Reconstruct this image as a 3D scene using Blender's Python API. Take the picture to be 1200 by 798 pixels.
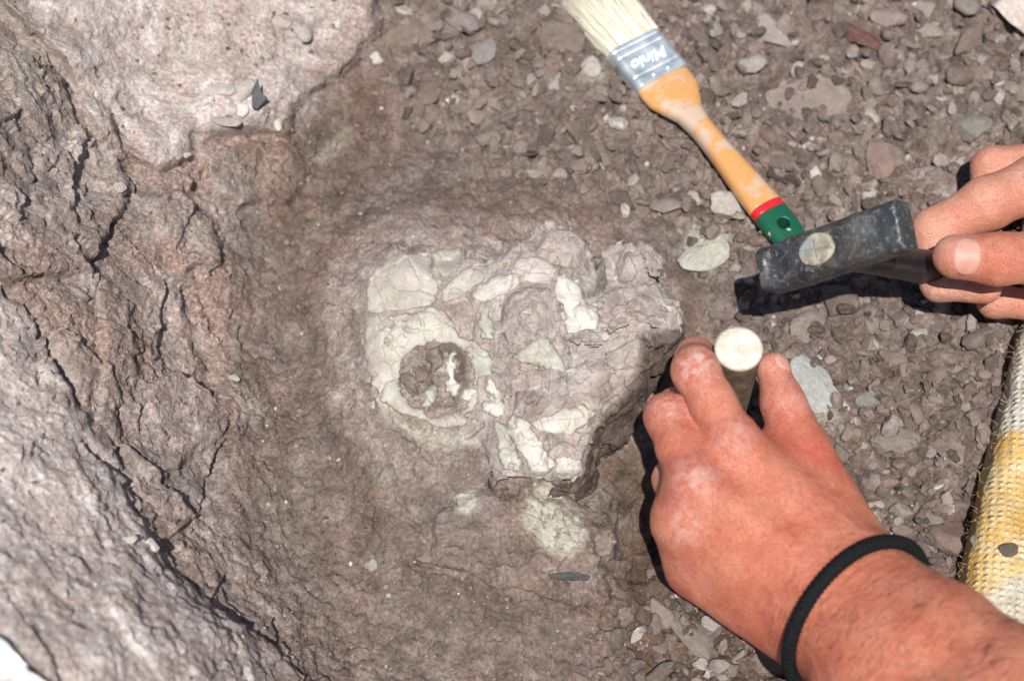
import bpy, bmesh, math, random
import numpy as np
from mathutils import Vector, Matrix
from mathutils.bvhtree import BVHTree

SC = bpy.context.scene
COL = SC.collection
for o in list(bpy.data.objects):
    bpy.data.objects.remove(o)
random.seed(7)
RNG = np.random.default_rng(11)

# ------------------------------------------------------------------ camera
TILT = math.radians(30.0)          # camera leans 30 degrees away from straight down
DIST = 1.10
WID = 0.62                         # metres across the frame at the aim point
CAM = np.array([0.0, -DIST*math.sin(TILT), DIST*math.cos(TILT)])
cam_d = bpy.data.cameras.new('camera')
cam_d.sensor_width = 36.0
cam_d.lens = 36.0*DIST/WID
cam_d.clip_start = 0.02
cam_d.clip_end = 200.0
cam_d.dof.use_dof = True
cam_d.dof.focus_distance = 1.02
cam_d.dof.aperture_fstop = 6.0
cam = bpy.data.objects.new('camera', cam_d)
cam.location = CAM
cam.rotation_euler = (TILT, 0, 0)
COL.objects.link(cam)
SC.camera = cam

# ------------------------------------------------------------------ sky, sun, exposure
SUN_EL, SUN_AZ = math.radians(66.0), math.radians(183.0)   # azimuth clockwise from +Y
w = bpy.data.worlds.new('World')
SC.world = w
w.use_nodes = True
nt = w.node_tree
nt.nodes.clear()
out = nt.nodes.new('ShaderNodeOutputWorld')
bg = nt.nodes.new('ShaderNodeBackground')
sky = nt.nodes.new('ShaderNodeTexSky')
sky.sky_type = 'NISHITA'
sky.sun_disc = False
sky.sun_elevation = SUN_EL
sky.sun_rotation = SUN_AZ
bg.inputs['Strength'].default_value = 0.055
nt.links.new(sky.outputs[0], bg.inputs['Color'])
nt.links.new(bg.outputs[0], out.inputs['Surface'])
sun_d = bpy.data.lights.new('sun', 'SUN')
sun_d.energy = 5.0
sun_d.angle = math.radians(0.55)
sun_d.color = (1.0, 0.965, 0.91)
sun = bpy.data.objects.new('sun', sun_d)
sdir = Vector((math.sin(SUN_AZ)*math.cos(SUN_EL), math.cos(SUN_AZ)*math.cos(SUN_EL), math.sin(SUN_EL)))
sun.rotation_euler = sdir.to_track_quat('Z', 'Y').to_euler()
sun.location = sdir*5
COL.objects.link(sun)
SC.view_settings.view_transform = 'Standard'
SC.view_settings.look = 'None'
SC.view_settings.gamma = 1.0
SC.view_settings.exposure = 0.25
SC.view_settings.use_curve_mapping = False

# ------------------------------------------------------------------ geometry of the view
CX = np.array([1.0, 0, 0])
CY = np.array([0, math.cos(TILT), math.sin(TILT)])
CZ = np.array([0, -math.sin(TILT), math.cos(TILT)])      # towards the camera
KPX = WID/DIST/1200.0
def rays(px, py):
    px = np.asarray(px, float); py = np.asarray(py, float)
    a = ((px-600.0)*KPX)[..., None]; b = (-(py-399.0)*KPX)[..., None]
    return a*CX + b*CY - CZ
def P(px, py, z):
    """world point on the horizontal plane z that lies under a photo pixel"""
    d = rays(px, py)
    t = (np.asarray(z, float)-CAM[2])/d[..., 2]
    return CAM + d*t[..., None]
def V(px, py, z):
    return P(px, py, z)

# ------------------------------------------------------------------ noise
def _hash(i, j, k, s):
    h = (i.astype(np.int64)*374761393 + j.astype(np.int64)*668265263 + k.astype(np.int64)*2147483647 + s*1274126177) & 0xffffffff
    h = ((h ^ (h >> 13))*1274126177) & 0xffffffff
    h = ((h ^ (h >> 15))*2246822519) & 0xffffffff
    h = h ^ (h >> 16)
    return ((h & 0xffffff)/float(0xffffff)).astype(np.float32)
def vnoise(p, scale, seed=0):
    q = (p/scale)
    i0 = np.floor(q).astype(np.int64)
    f = (q-i0).astype(np.float32)
    f = f*f*f*(f*(f*6-15)+10)
    r = 0
    for dx in (0, 1):
        wx = f[:, 0] if dx else 1-f[:, 0]
        for dy in (0, 1):
            wy = f[:, 1] if dy else 1-f[:, 1]
            for dz in (0, 1):
                wz = f[:, 2] if dz else 1-f[:, 2]
                r = r + wx*wy*wz*_hash(i0[:, 0]+dx, i0[:, 1]+dy, i0[:, 2]+dz, seed)
    return r*2-1
def fbm(p, scale, octv=4, seed=0, gain=0.5):
    r = 0; a = 1.0; t = 0
    for o in range(octv):
        r = r + a*vnoise(p+o*3.17, scale/2**o, seed+o*7); t += a; a *= gain
    return r/t
def worley(p, scale, seed=0, jit=0.95):
    """nearest cell: F1, F2 (in cell units), offset vector from the cell point, three random numbers per cell"""
    q = (p/scale)
    i0 = np.floor(q).astype(np.int64)
    f = (q-i0).astype(np.float32)
    n = len(p)
    F1 = np.full(n, 9.0, np.float32); F2 = F1.copy()
    off = np.zeros((n, 3), np.float32)
    ids = np.zeros((n, 3), np.int64)
    for dx in (-1, 0, 1):
        for dy in (-1, 0, 1):
            for dz in (-1, 0, 1):
                a, b, c = i0[:, 0]+dx, i0[:, 1]+dy, i0[:, 2]+dz
                o = np.stack([f[:, 0]-dx-0.5-jit*(_hash(a, b, c, seed)-.5),
                              f[:, 1]-dy-0.5-jit*(_hash(a, b, c, seed+1)-.5),
                              f[:, 2]-dz-0.5-jit*(_hash(a, b, c, seed+2)-.5)], 1)
                d = (o*o).sum(1)
                m = d < F1
                F2 = np.where(m, F1, np.minimum(F2, d))
                F1 = np.where(m, d, F1)
                off[m] = o[m]
                ids[m] = np.stack([a, b, c], 1)[m]
    rnd = np.stack([_hash(ids[:, 0], ids[:, 1], ids[:, 2], seed+10+k) for k in range(4)], 1)
    return np.sqrt(F1), np.sqrt(F2), off, rnd
def facets(p, scale, seed=0, tilt=0.6):
    """broken-rock relief: every cell is a plane with its own height and tilt (about -1..1)"""
    F1, F2, off, r = worley(p, scale, seed)
    nrm = r[:, 1:4]*2-1
    return (r[:, 0]*2-1)*0.5 + (off*nrm).sum(1)*tilt*2, F2-F1, r[:, 0]
def sstep(a, b, x):
    t = np.clip((x-a)/(b-a), 0, 1)
    return t*t*(3-2*t)
def polysdf(x, y, poly):
    """signed distance to a polygon, negative inside"""
    poly = np.asarray(poly, float)
    d = np.full(x.shape, 1e18); s = np.zeros(x.shape, bool)
    n = len(poly)
    for i in range(n):
        ax, ay = poly[i]; bx, by = poly[(i+1) % n]
        ex, ey = bx-ax, by-ay
        wx, wy = x-ax, y-ay
        t = np.clip((wx*ex+wy*ey)/(ex*ex+ey*ey+1e-20), 0, 1)
        d = np.minimum(d, (wx-ex*t)**2+(wy-ey*t)**2)
        c = ((ay > y) != (by > y))
        if ey != 0:
            s ^= c & (x < ex*(y-ay)/ey+ax)
    d = np.sqrt(d)
    return np.where(s, -d, d)
def linedist(x, y, pts):
    d = np.full(x.shape, 1e18)
    for (ax, ay), (bx, by) in zip(pts[:-1], pts[1:]):
        ex, ey = bx-ax, by-ay
        t = np.clip(((x-ax)*ex+(y-ay)*ey)/(ex*ex+ey*ey+1e-20), 0, 1)
        d = np.minimum(d, (x-ax-ex*t)**2+(y-ay-ey*t)**2)
    return np.sqrt(d)
def rbf_fit(xy, z, c):
    xy = np.asarray(xy, float); z = np.asarray(z, float)
    D = np.sqrt(((xy[:, None]-xy[None])**2).sum(-1)+c*c)
    n = len(xy)
    A = np.zeros((n+1, n+1)); A[:n, :n] = D; A[:n, n] = 1; A[n, :n] = 1
    s = np.linalg.solve(A, np.append(z, 0))
    def f(x, y):
        r = np.full(x.shape, s[n])
        for k in range(n):
            r = r + s[k]*np.sqrt((x-xy[k, 0])**2+(y-xy[k, 1])**2+c*c)
        return r
    return f

# ------------------------------------------------------------------ mesh helpers
def mesh_obj(name, verts, faces, mat=None, parent=None, smooth=True):
    me = bpy.data.meshes.new(name)
    verts = np.ascontiguousarray(verts, np.float32)
    faces = np.ascontiguousarray(faces, np.int32)
    k = faces.shape[1]
    me.vertices.add(len(verts)); me.vertices.foreach_set('co', verts.ravel())
    me.loops.add(faces.size); me.loops.foreach_set('vertex_index', faces.ravel())
    me.polygons.add(len(faces))
    me.polygons.foreach_set('loop_start', np.arange(0, faces.size, k, dtype=np.int32))
    me.polygons.foreach_set('use_smooth', np.full(len(faces), smooth))
    me.update(calc_edges=True); me.validate()
    if mat: me.materials.append(mat)
    o = bpy.data.objects.new(name, me)
    COL.objects.link(o)
    if parent: o.parent = parent
    return o
def attr(o, name, vals):
    a = o.data.attributes.new(name, 'FLOAT', 'POINT')
    a.data.foreach_set('value', np.ascontiguousarray(vals, np.float32))
def tag(o, label=None, cat=None, group=None, kind=None):
    if label: o['label'] = label
    if cat: o['category'] = cat
    if group: o['group'] = group
    if kind: o['kind'] = kind
    return o
def empty(name, loc):
    o = bpy.data.objects.new(name, None)
    o.location = loc; o.empty_display_size = 0.02
    COL.objects.link(o)
    return o
def under(o, parent):
    """parent while keeping world-space vertex coordinates"""
    o.parent = parent
    m = Matrix.Translation(parent.location) if parent.type == 'EMPTY' else Matrix.Identity(4)
    o.matrix_parent_inverse = m.inverted()
    return o
def grid_faces(nr, nc):
    i = np.arange(nr*nc).reshape(nr, nc)
    return np.stack([i[:-1, :-1].ravel(), i[1:, :-1].ravel(), i[1:, 1:].ravel(), i[:-1, 1:].ravel()], 1)
def tube(path, rad, n=8, cap=True, twist=None):
    path = np.asarray(path, float); m = len(path)
    rad = np.broadcast_to(rad, (m,))
    T = np.gradient(path, axis=0); T /= np.linalg.norm(T, axis=1)[:, None]+1e-12
    up = np.array([0, 0, 1.0])
    if abs(T[:, 2]).mean() > .8: up = np.array([1.0, 0, 0])
    A = np.cross(T, up); A /= np.linalg.norm(A, axis=1)[:, None]
    B = np.cross(T, A)
    th = np.linspace(0, 2*math.pi, n, endpoint=False)
    v = path[:, None]+rad[:, None, None]*(np.cos(th)[None, :, None]*A[:, None]+np.sin(th)[None, :, None]*B[:, None])
    i = np.arange(m*n).reshape(m, n); j = np.roll(i, -1, 1)
    f = np.stack([i[:-1].ravel(), j[:-1].ravel(), j[1:].ravel(), i[1:].ravel()], 1)
    return v.reshape(-1, 3), f
def surface_nets(f, lo, hi, h, margin=0.004, project=0):
    lo = np.asarray(lo, float); hi = np.asarray(hi, float)
    B = 8
    nb = np.ceil((hi-lo)/(h*B)).astype(int)
    n = nb*B
    D = np.empty(tuple(n), np.float32)
    bc = np.stack(np.meshgrid(*[np.arange(k) for k in nb], indexing='ij'), -1).reshape(-1, 3)
    cen = lo+(bc*B+(B-1)/2)*h
    dc = np.concatenate([f(cen[i:i+60000]) for i in range(0, len(cen), 60000)])
    act = np.abs(dc) < h*B*0.5*1.75+margin
    Db = D.reshape(nb[0], B, nb[1], B, nb[2], B)
    Db[:] = dc.reshape(nb)[:, None, :, None, :, None]
    loc = np.stack(np.meshgrid(*[np.arange(B)]*3, indexing='ij'), -1).reshape(-1, 3)
    ab = bc[act]
    for i in range(0, len(ab), 300):
        c = ab[i:i+300]
        idx = (c[:, None]*B+loc[None]).reshape(-1, 3)
        D[idx[:, 0], idx[:, 1], idx[:, 2]] = f(lo+idx*h)
    S = D < 0
    s8 = np.zeros(tuple(n-1), np.uint8)
    offs = [(a, b, c) for a in (0, 1) for b in (0, 1) for c in (0, 1)]
    for a, b, c in offs:
        s8 += S[a:n[0]-1+a, b:n[1]-1+b, c:n[2]-1+c]
    cells = np.argwhere((s8 > 0) & (s8 < 8))
    vid = np.full(tuple(n-1), -1, np.int32)
    vid[cells[:, 0], cells[:, 1], cells[:, 2]] = np.arange(len(cells))
    acc = np.zeros((len(cells), 3)); cnt = np.zeros(len(cells))
    for a in offs:
        for ax in range(3):
            if a[ax]: continue
            b = list(a); b[ax] = 1
            da = D[cells[:, 0]+a[0], cells[:, 1]+a[1], cells[:, 2]+a[2]]
            db = D[cells[:, 0]+b[0], cells[:, 1]+b[1], cells[:, 2]+b[2]]
            m = (da < 0) != (db < 0)
            t = np.where(m, da/(da-db+1e-20), 0)
            p = np.array(a, float)[None]+np.zeros((len(cells), 1))
            p[:, ax] = t
            acc += p*m[:, None]; cnt += m
    v = lo+(cells+acc/cnt[:, None])*h
    F = []
    for ax in range(3):
        u1, u2 = (ax+1) % 3, (ax+2) % 3
        sl = [slice(1, n[k]-1) for k in range(3)]; sl[ax] = slice(0, n[ax]-1)
        sl2 = list(sl); sl2[ax] = slice(1, n[ax])
        A, Bv = S[tuple(sl)], S[tuple(sl2)]
        e = np.argwhere(A != Bv)
        if not len(e): continue
        flip = A[e[:, 0], e[:, 1], e[:, 2]]
        base = e.copy()
        for k in range(3):
            if k != ax: base[:, k] += 1
        def cid(d1, d2):
            c = base.copy(); c[:, u1] -= d1; c[:, u2] -= d2
            return vid[c[:, 0], c[:, 1], c[:, 2]]
        q = np.stack([cid(1, 1), cid(0, 1), cid(0, 0), cid(1, 0)], 1)
        q[~flip] = q[~flip][:, ::-1]
        F.append(q[(q >= 0).all(1)])
    F = np.concatenate(F)
    for _ in range(project):
        d = f(v); e = h*.5
        g = np.stack([f(v+np.eye(3)[k]*e)-f(v-np.eye(3)[k]*e) for k in range(3)], 1)/(2*e)
        v = v-d[:, None]*g/np.maximum((g*g).sum(1), .25)[:, None]
    return v, F
def smin(a, b, k):
    h = np.maximum(k-np.abs(a-b), 0)/k
    return np.minimum(a, b)-h*h*k*.25
def smax(a, b, k):
    return -smin(-a, -b, k)
def cone(p, a, b, ra, rb):
    a = np.asarray(a); b = np.asarray(b)
    ab = b-a; q = p-a
    t = np.clip((q@ab)/(ab@ab), 0, 1)
    r = q-t[:, None]*ab
    return np.sqrt((r*r).sum(1))-(ra+(rb-ra)*t)

# ------------------------------------------------------------------ material helpers
class NM:
    def __init__(s, name):
        s.m = bpy.data.materials.new(name); s.m.use_nodes = True
        s.t = s.m.node_tree; s.t.nodes.clear()
        s.out = s.n('ShaderNodeOutputMaterial'); s.b = s.n('ShaderNodeBsdfPrincipled')
        s.l(s.b.outputs[0], s.out.inputs['Surface'])
        s.co = s.n('ShaderNodeTexCoord')
    def n(s, t, **kw):
        x = s.t.nodes.new(t)
        for k, v in kw.items(): setattr(x, k, v)
        return x
    def l(s, a, b): s.t.links.new(a, b)
    def set(s, **kw):
        for k, v in kw.items():
            i = s.b.inputs[k.replace('_', ' ')]
            if isinstance(v, bpy.types.NodeSocket): s.l(v, i)
            else: i.default_value = v
    def noise(s, scale, detail=5, rough=.6, vec=None, out='Fac', dist=0):
        x = s.n('ShaderNodeTexNoise'); x.inputs['Scale'].default_value = scale
        x.inputs['Detail'].default_value = detail; x.inputs['Roughness'].default_value = rough
        x.inputs['Distortion'].default_value = dist
        s.l(vec if vec else s.co.outputs['Object'], x.inputs['Vector'])
        return x.outputs[out]
    def voro(s, scale, out='Distance', vec=None, feature='F1'):
        x = s.n('ShaderNodeTexVoronoi', feature=feature); x.inputs['Scale'].default_value = scale
        s.l(vec if vec else s.co.outputs['Object'], x.inputs['Vector'])
        return x.outputs[out]
    def ramp(s, fac, stops, interp='LINEAR'):
        x = s.n('ShaderNodeValToRGB'); r = x.color_ramp; r.interpolation = interp
        while len(r.elements) < len(stops): r.elements.new(0.5)
        for e, (p, c) in zip(r.elements, stops):
            e.position = p; e.color = (c, c, c, 1) if isinstance(c, (int, float)) else (*c, 1)
        s.l(fac, x.inputs[0]); return x.outputs[0]
    def mix(s, fac, a, b, mode='MIX'):
        x = s.n('ShaderNodeMix', data_type='RGBA', blend_type=mode)
        for sock, v in ((x.inputs[0], fac), (x.inputs[6], a), (x.inputs[7], b)):
            if isinstance(v, bpy.types.NodeSocket): s.l(v, sock)
            elif isinstance(v, (int, float)): sock.default_value = v
            else: sock.default_value = (*v, 1)
        return x.outputs[2]
    def math(s, op, a, b=0.0, clamp=False):
        x = s.n('ShaderNodeMath', operation=op, use_clamp=clamp)
        for k, v in enumerate((a, b)):
            if isinstance(v, bpy.types.NodeSocket): s.l(v, x.inputs[k])
            else: x.inputs[k].default_value = v
        return x.outputs[0]
    def attr(s, name):
        x = s.n('ShaderNodeAttribute', attribute_name=name); return x.outputs['Fac']
    def bump(s, h, dist, strength=1.0, prev=None):
        x = s.n('ShaderNodeBump'); x.inputs['Distance'].default_value = dist; x.inputs['Strength'].default_value = strength
        s.l(h, x.inputs['Height'])
        if prev: s.l(prev, x.inputs['Normal'])
        return x.outputs[0]
    def mapped(s, scale, rot=(0, 0, 0), src='Object'):
        x = s.n('ShaderNodeMapping'); x.inputs['Scale'].default_value = scale; x.inputs['Rotation'].default_value = rot
        s.l(s.co.outputs[src], x.inputs['Vector']); return x.outputs[0]

def mat_earth():
    k = NM('excavated_earth')
    pale, mineral, wet, tone, wall = (k.attr(a) for a in ('pale', 'mineral', 'wet', 'tone', 'wall'))
    big = k.noise(14, 5, .6); mid = k.noise(70, 6, .65); fine = k.noise(420, 5, .7); grit = k.noise(1500, 2, .6)
    floor_c = k.ramp(mid, [(.28, (.096, .074, .063)), (.5, (.182, .143, .124)), (.72, (.285, .233, .207))])
    pink = k.ramp(mid, [(.3, (.120, .082, .067)), (.5, (.205, .145, .120)), (.75, (.32, .24, .205))])
    c = k.mix(k.ramp(big, [(.42, 0), (.62, .8)]), floor_c, pink)
    wall_c = k.mix(k.ramp(big, [(.38, 0), (.6, 1)]),
                   k.ramp(mid, [(.3, (.20, .160, .141)), (.5, (.335, .276, .248)), (.72, (.52, .455, .42))]),
                   k.ramp(fine, [(.3, (.20, .132, .107)), (.52, (.345, .245, .205)), (.75, (.53, .42, .37))]))
    c = k.mix(k.math('MULTIPLY', wall, .92), c, wall_c)
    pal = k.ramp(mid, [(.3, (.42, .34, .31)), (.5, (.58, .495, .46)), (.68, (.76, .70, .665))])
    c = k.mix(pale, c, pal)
    c = k.mix(.55, c, k.ramp(tone, [(0, .55), (.5, 1.0), (.85, 1.25), (1, 1.7)]), 'MULTIPLY')
    c = k.mix(.75, c, k.ramp(fine, [(.28, .42), (.5, 1.0), (.72, 1.65)]), 'MULTIPLY')
    c = k.mix(.5, c, k.ramp(grit, [(.3, .65), (.5, 1.0), (.7, 1.4)]), 'MULTIPLY')
    fl = k.ramp(k.voro(330, 'Distance'), [(.10, 1), (.2, 0)])
    flm = k.ramp(k.voro(330, 'Color'), [(.8, 0), (.86, 1)])
    c = k.mix(k.math('MULTIPLY', k.math('MULTIPLY', fl, flm), .7), c, (.46, .43, .40))
    fl2 = k.ramp(k.voro(140, 'Distance'), [(.10, 1), (.17, 0)])
    flm2 = k.ramp(k.voro(140, 'Color'), [(.84, 0), (.88, 1)])
    c = k.mix(k.math('MULTIPLY', k.math('MULTIPLY', fl2, flm2), .75), c, (.50, .46, .42))
    mn = k.math('MULTIPLY', mineral, k.ramp(k.noise(260, 5, .7), [(.36, .15), (.52, 1)]))
    c = k.mix(mn, c, k.ramp(fine, [(.3, (.36, .34, .27)), (.6, (.57, .55, .47))]))
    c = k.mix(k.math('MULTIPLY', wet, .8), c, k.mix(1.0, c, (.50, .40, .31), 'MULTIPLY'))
    hb = k.math('ADD', k.math('MULTIPLY', fine, 1.0), k.math('MULTIPLY', grit, .35))
    n1 = k.bump(mid, .0015, .4)
    n2 = k.bump(hb, .0024, .9, n1)
    k.set(Base_Color=c, Normal=n2)
    k.set(Roughness=k.math('SUBTRACT', .84, k.math('MULTIPLY', wet, .32)), Specular_IOR_Level=.35)
    return k.m
def mat_stone(island=False):
    k = NM('gravel_stone' if island else 'loose_stone')
    geo = k.n('ShaderNodeNewGeometry'); oi = k.n('ShaderNodeObjectInfo')
    mid = k.noise(*((90, 5, .65) if island else (2.4, 6, .7))); fine = k.noise(*((500, 5, .7) if island else (11, 5, .72)))
    if island:
        r = geo.outputs['Random Per Island']
        base = k.ramp(r, [(0, (.072, .054, .046)), (.25, (.118, .089, .077)), (.5, (.165, .126, .109)), (.68, (.20, .148, .130)),
                          (.86, (.235, .192, .170)), (.962, (.29, .25, .225)), (.99, (.42, .38, .345)), (1, (.56, .53, .48))])
    else:
        base = oi.outputs['Color']
    c = k.mix(.8, base, k.ramp(mid, [(.25, .6), (.5, 1.0), (.75, 1.4)]), 'MULTIPLY')
    c = k.mix(.7, c, k.ramp(fine, [(.25, .65), (.5, 1.0), (.75, 1.4)]), 'MULTIPLY')
    dust = k.ramp(k.noise(160 if island else 3.6, 5, .65), [(.5, 0), (.70, .6)])
    c = k.mix(dust, c, (.24, .195, .165))
    n1 = k.bump(mid, .003, .5); n2 = k.bump(fine, .0013, .7, n1)
    k.set(Base_Color=c, Normal=n2, Roughness=.74, Specular_IOR_Level=.38)
    return k.m
def mat_matrix():
    k = NM('fossil_matrix')
    pale = k.attr('pale'); tone = k.attr('tone')
    big = k.noise(28, 5, .6); mid = k.noise(110, 6, .65); fine = k.noise(520, 5, .7)
    dark = k.ramp(mid, [(.3, (.060, .044, .034)), (.5, (.115, .085, .068)), (.72, (.20, .155, .13))])
    lite = k.mix(k.ramp(big, [(.4, 0), (.62, 1)]), k.ramp(mid, [(.28, (.24, .20, .18)), (.5, (.385, .34, .315)), (.72, (.54, .50, .47))]),
                 k.ramp(mid, [(.28, (.22, .165, .145)), (.5, (.365, .295, .268)), (.72, (.52, .455, .42))]))
    c = k.mix(pale, dark, lite)
    c = k.mix(.35, c, k.ramp(tone, [(0, .7), (.5, 1), (1, 1.3)]), 'MULTIPLY')
    c = k.mix(.65, c, k.ramp(fine, [(.25, .6), (.5, 1.0), (.75, 1.4)]), 'MULTIPLY')
    n1 = k.bump(mid, .0014, .5); n2 = k.bump(fine, .0018, .9, n1)
    k.set(Base_Color=c, Normal=n2, Roughness=.85, Specular_IOR_Level=.3)
    return k.m
def mat_bone(name, a, b, stain, amount):
    k = NM(name)
    mid = k.noise(85, 6, .62); fine = k.noise(650, 4, .65)
    c = k.mix(mid, a, b)
    c = k.mix(k.math('MULTIPLY', k.ramp(k.noise(55, 6, .7), [(.45, 0), (.58, 1)]), amount), c, stain)
    c = k.mix(.5, c, k.ramp(fine, [(.25, .7), (.5, 1.0), (.75, 1.25)]), 'MULTIPLY')
    c = k.mix(k.math('MULTIPLY', k.attr('edge'), k.ramp(k.noise(140, 5, .7), [(.35, .25), (.6, 1)])), c, tuple(x*.72 for x in stain))
    pit = k.ramp(k.voro(240), [(.06, 0), (.14, 1)])
    c = k.mix(k.math('MULTIPLY', k.math('SUBTRACT', 1, pit), k.ramp(k.voro(240, 'Color'), [(.75, 0), (.8, .6)])), c, (.2, .16, .12))
    n1 = k.bump(mid, .0022, .6); n2 = k.bump(fine, .0011, .8, n1)
    k.set(Base_Color=c, Normal=n2, Roughness=.72, Specular_IOR_Level=.35)
    return k.m
def mat_skin(name, base, deep, lite):
    k = NM(name)
    dust = k.attr('dust'); red = k.attr('red'); crease = k.attr('crease')
    c = k.mix(k.ramp(k.noise(45, 4, .6), [(.35, 0), (.65, 1)]), base, lite)
    c = k.mix(k.math('MULTIPLY', red, k.ramp(k.noise(70, 4, .6), [(.3, .45), (.6, 1)])), c, deep)
    spots = k.ramp(k.voro(420), [(.08, .55), (.3, 0)])
    c = k.mix(spots, c, deep)
    c = k.mix(.6, c, k.ramp(k.noise(900, 4, .65), [(.25, .6), (.5, 1.0), (.75, 1.35)]), 'MULTIPLY')
    c = k.mix(.45, c, k.ramp(k.noise(260, 4, .7), [(.3, .72), (.5, 1.0), (.7, 1.2)]), 'MULTIPLY')
    c = k.mix(k.math('MULTIPLY', dust, k.ramp(k.noise(190, 7, .78), [(.42, .05), (.58, 1)])), c, (.66, .52, .47))
    spk = k.math('MULTIPLY', k.ramp(k.voro(500), [(.07, 1), (.13, 0)]), k.ramp(k.voro(500, 'Color'), [(.82, 0), (.86, .7)]))
    c = k.mix(spk, c, (.75, .68, .62))
    cells = k.voro(760, 'Distance', feature='DISTANCE_TO_EDGE')
    n1 = k.bump(k.ramp(cells, [(0, 0), (.14, 1)]), .00035, .7)
    n2 = k.bump(k.noise(260, 6, .68), .0013, .6, n1)
    k.set(Base_Color=c, Normal=n2, Roughness=k.ramp(k.noise(120, 3), [(.3, .38), (.7, .52)]), Specular_IOR_Level=.45)
    k.set(Subsurface_Weight=.10, Subsurface_Scale=.004)
    k.b.inputs['Subsurface Radius'].default_value = (1.0, .35, .2)
    return k.m
def mat_simple(name, col, rough=.5, metal=0.0, var=.25, vs=120, bump=.0, spec=.5):
    k = NM(name)
    nz = k.noise(vs, 5, .65)
    c = k.mix(1.0, col, k.ramp(nz, [(.25, 1-var), (.5, 1.0), (.75, 1+var)]), 'MULTIPLY')
    k.set(Base_Color=c, Roughness=rough, Metallic=metal, Specular_IOR_Level=spec)
    if bump: k.set(Normal=k.bump(nz, bump, .7))
    return k.m

M_EARTH = mat_earth(); M_STONE = mat_stone(); M_GRAVEL = mat_stone(True); M_MATRIX = mat_matrix()
M_BONE = mat_bone('grey_bone', (.44, .42, .365), (.55, .53, .475), (.37, .305, .265), .6)
M_BONEW = mat_bone('white_bone', (.57, .54, .485), (.69, .67, .61), (.42, .35, .30), .5)
M_BONEG = mat_bone('greenish_bone', (.42, .42, .35), (.55, .55, .475), (.34, .29, .245), .6)

# ================================================================== THE GROUND
CTRL = [  # photo pixel, height in metres
 (400,700,0.0000),(340,420,0.0000),(390,190,0.0040),(600,90,0.0060),(520,160,0.0000),(700,770,-0.0040),(900,80,0.0080),(1100,90,0.0100),(1000,500,-0.0040),
 (1100,450,-0.0020),(1180,40,0.0120),(900,785,-0.0060),(560,780,0.0000),(460,720,0.0000),(800,240,0.0000),(950,400,-0.0020),(1180,600,0.0000),(1100,770,0.0000),
 (760,640,-0.0060),(830,700,-0.0060),(420,130,0.0100),(300,190,0.0160),(780,560,-0.0100),(740,580,-0.0060),
 (300,300,0.0080),(300,500,0.0060),(320,640,0.0080),(370,780,0.0080),
 (250,230,0.0300),(255,320,0.0260),(262,420,0.0200),(262,520,0.0220),(275,620,0.0260),(320,740,0.0260),
 (190,230,0.0540),(200,320,0.0480),(200,420,0.0460),(195,520,0.0520),(215,620,0.0560),(262,720,0.0580),(320,798,0.0500),
 (120,190,0.0700),(135,290,0.0740),(130,390,0.0780),(120,480,0.0860),(140,560,0.0900),(185,640,0.0880),(240,730,0.0880),
 (100,30,0.0850),(60,120,0.1000),(40,220,0.1100),(60,330,0.1080),(30,300,0.1200),(40,400,0.1186),(70,480,0.1186),(110,570,0.1174),(170,660,0.1136),(240,760,0.1050),
 (-10,60,0.1250),(-10,200,0.1400),(0,400,0.1341),(10,520,0.1434),(50,620,0.1446),(110,710,0.1422),(190,790,0.1298),(0,680,0.1713),(60,780,0.1775),(-60,800,0.1930),
 (200,90,0.0440),(300,60,0.0360),(380,30,0.0280),(200,20,0.0550),(320,110,0.0300),(240,150,0.0400),
 (470,300,0.0280),(400,380,0.0200),(440,470,0.0260),(500,540,0.0260),(580,580,0.0190),(640,600,0.0120),(700,660,0.0060),(540,260,0.0240),(620,270,0.0180),(480,600,0.0160),(690,420,0.0080),
 (-250,300,0.1800),(-300,-250,0.1600),(-250,800,0.1868),(-200,1100,0.1868),(150,1050,0.1496),(400,1000,0.0400),(600,-250,0.0300),(1000,-250,0.0400),(1450,-200,0.0600),
 (1450,300,0.0300),(1450,700,0.0300),(1450,1050,0.0400),(1000,1050,0.0100),(700,1050,0.0000)]
CTRL = np.array(CTRL, float)
zbase = rbf_fit(CTRL[:, :2], CTRL[:, 2], 26.0)

def axis(lo, a, b, hi, step, coarse):
    return np.concatenate([np.arange(lo, a, coarse), np.arange(a, b, step), np.arange(b, hi+coarse, coarse)])
UU = axis(-330, -44, 1244, 1530, 1.6, 9.0)
VV = axis(-330, -44, 842, 1130, 1.6, 9.0)
gu, gv = np.meshgrid(UU, VV)
NR, NC = gu.shape
u = gu.ravel(); v = gv.ravel()
flat = np.stack([u/1950.0, v/1950.0, np.zeros_like(u)], 1)        # about metres, for map-like noise
wob = fbm(flat, .035, 4, 3)*14+fbm(flat, .09, 2, 13)*24; wob2 = fbm(flat, .035, 4, 9)*14+fbm(flat, .09, 2, 19)*24
uw, vw = u+wob, v+wob2
z = zbase(uw, vw)
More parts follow.
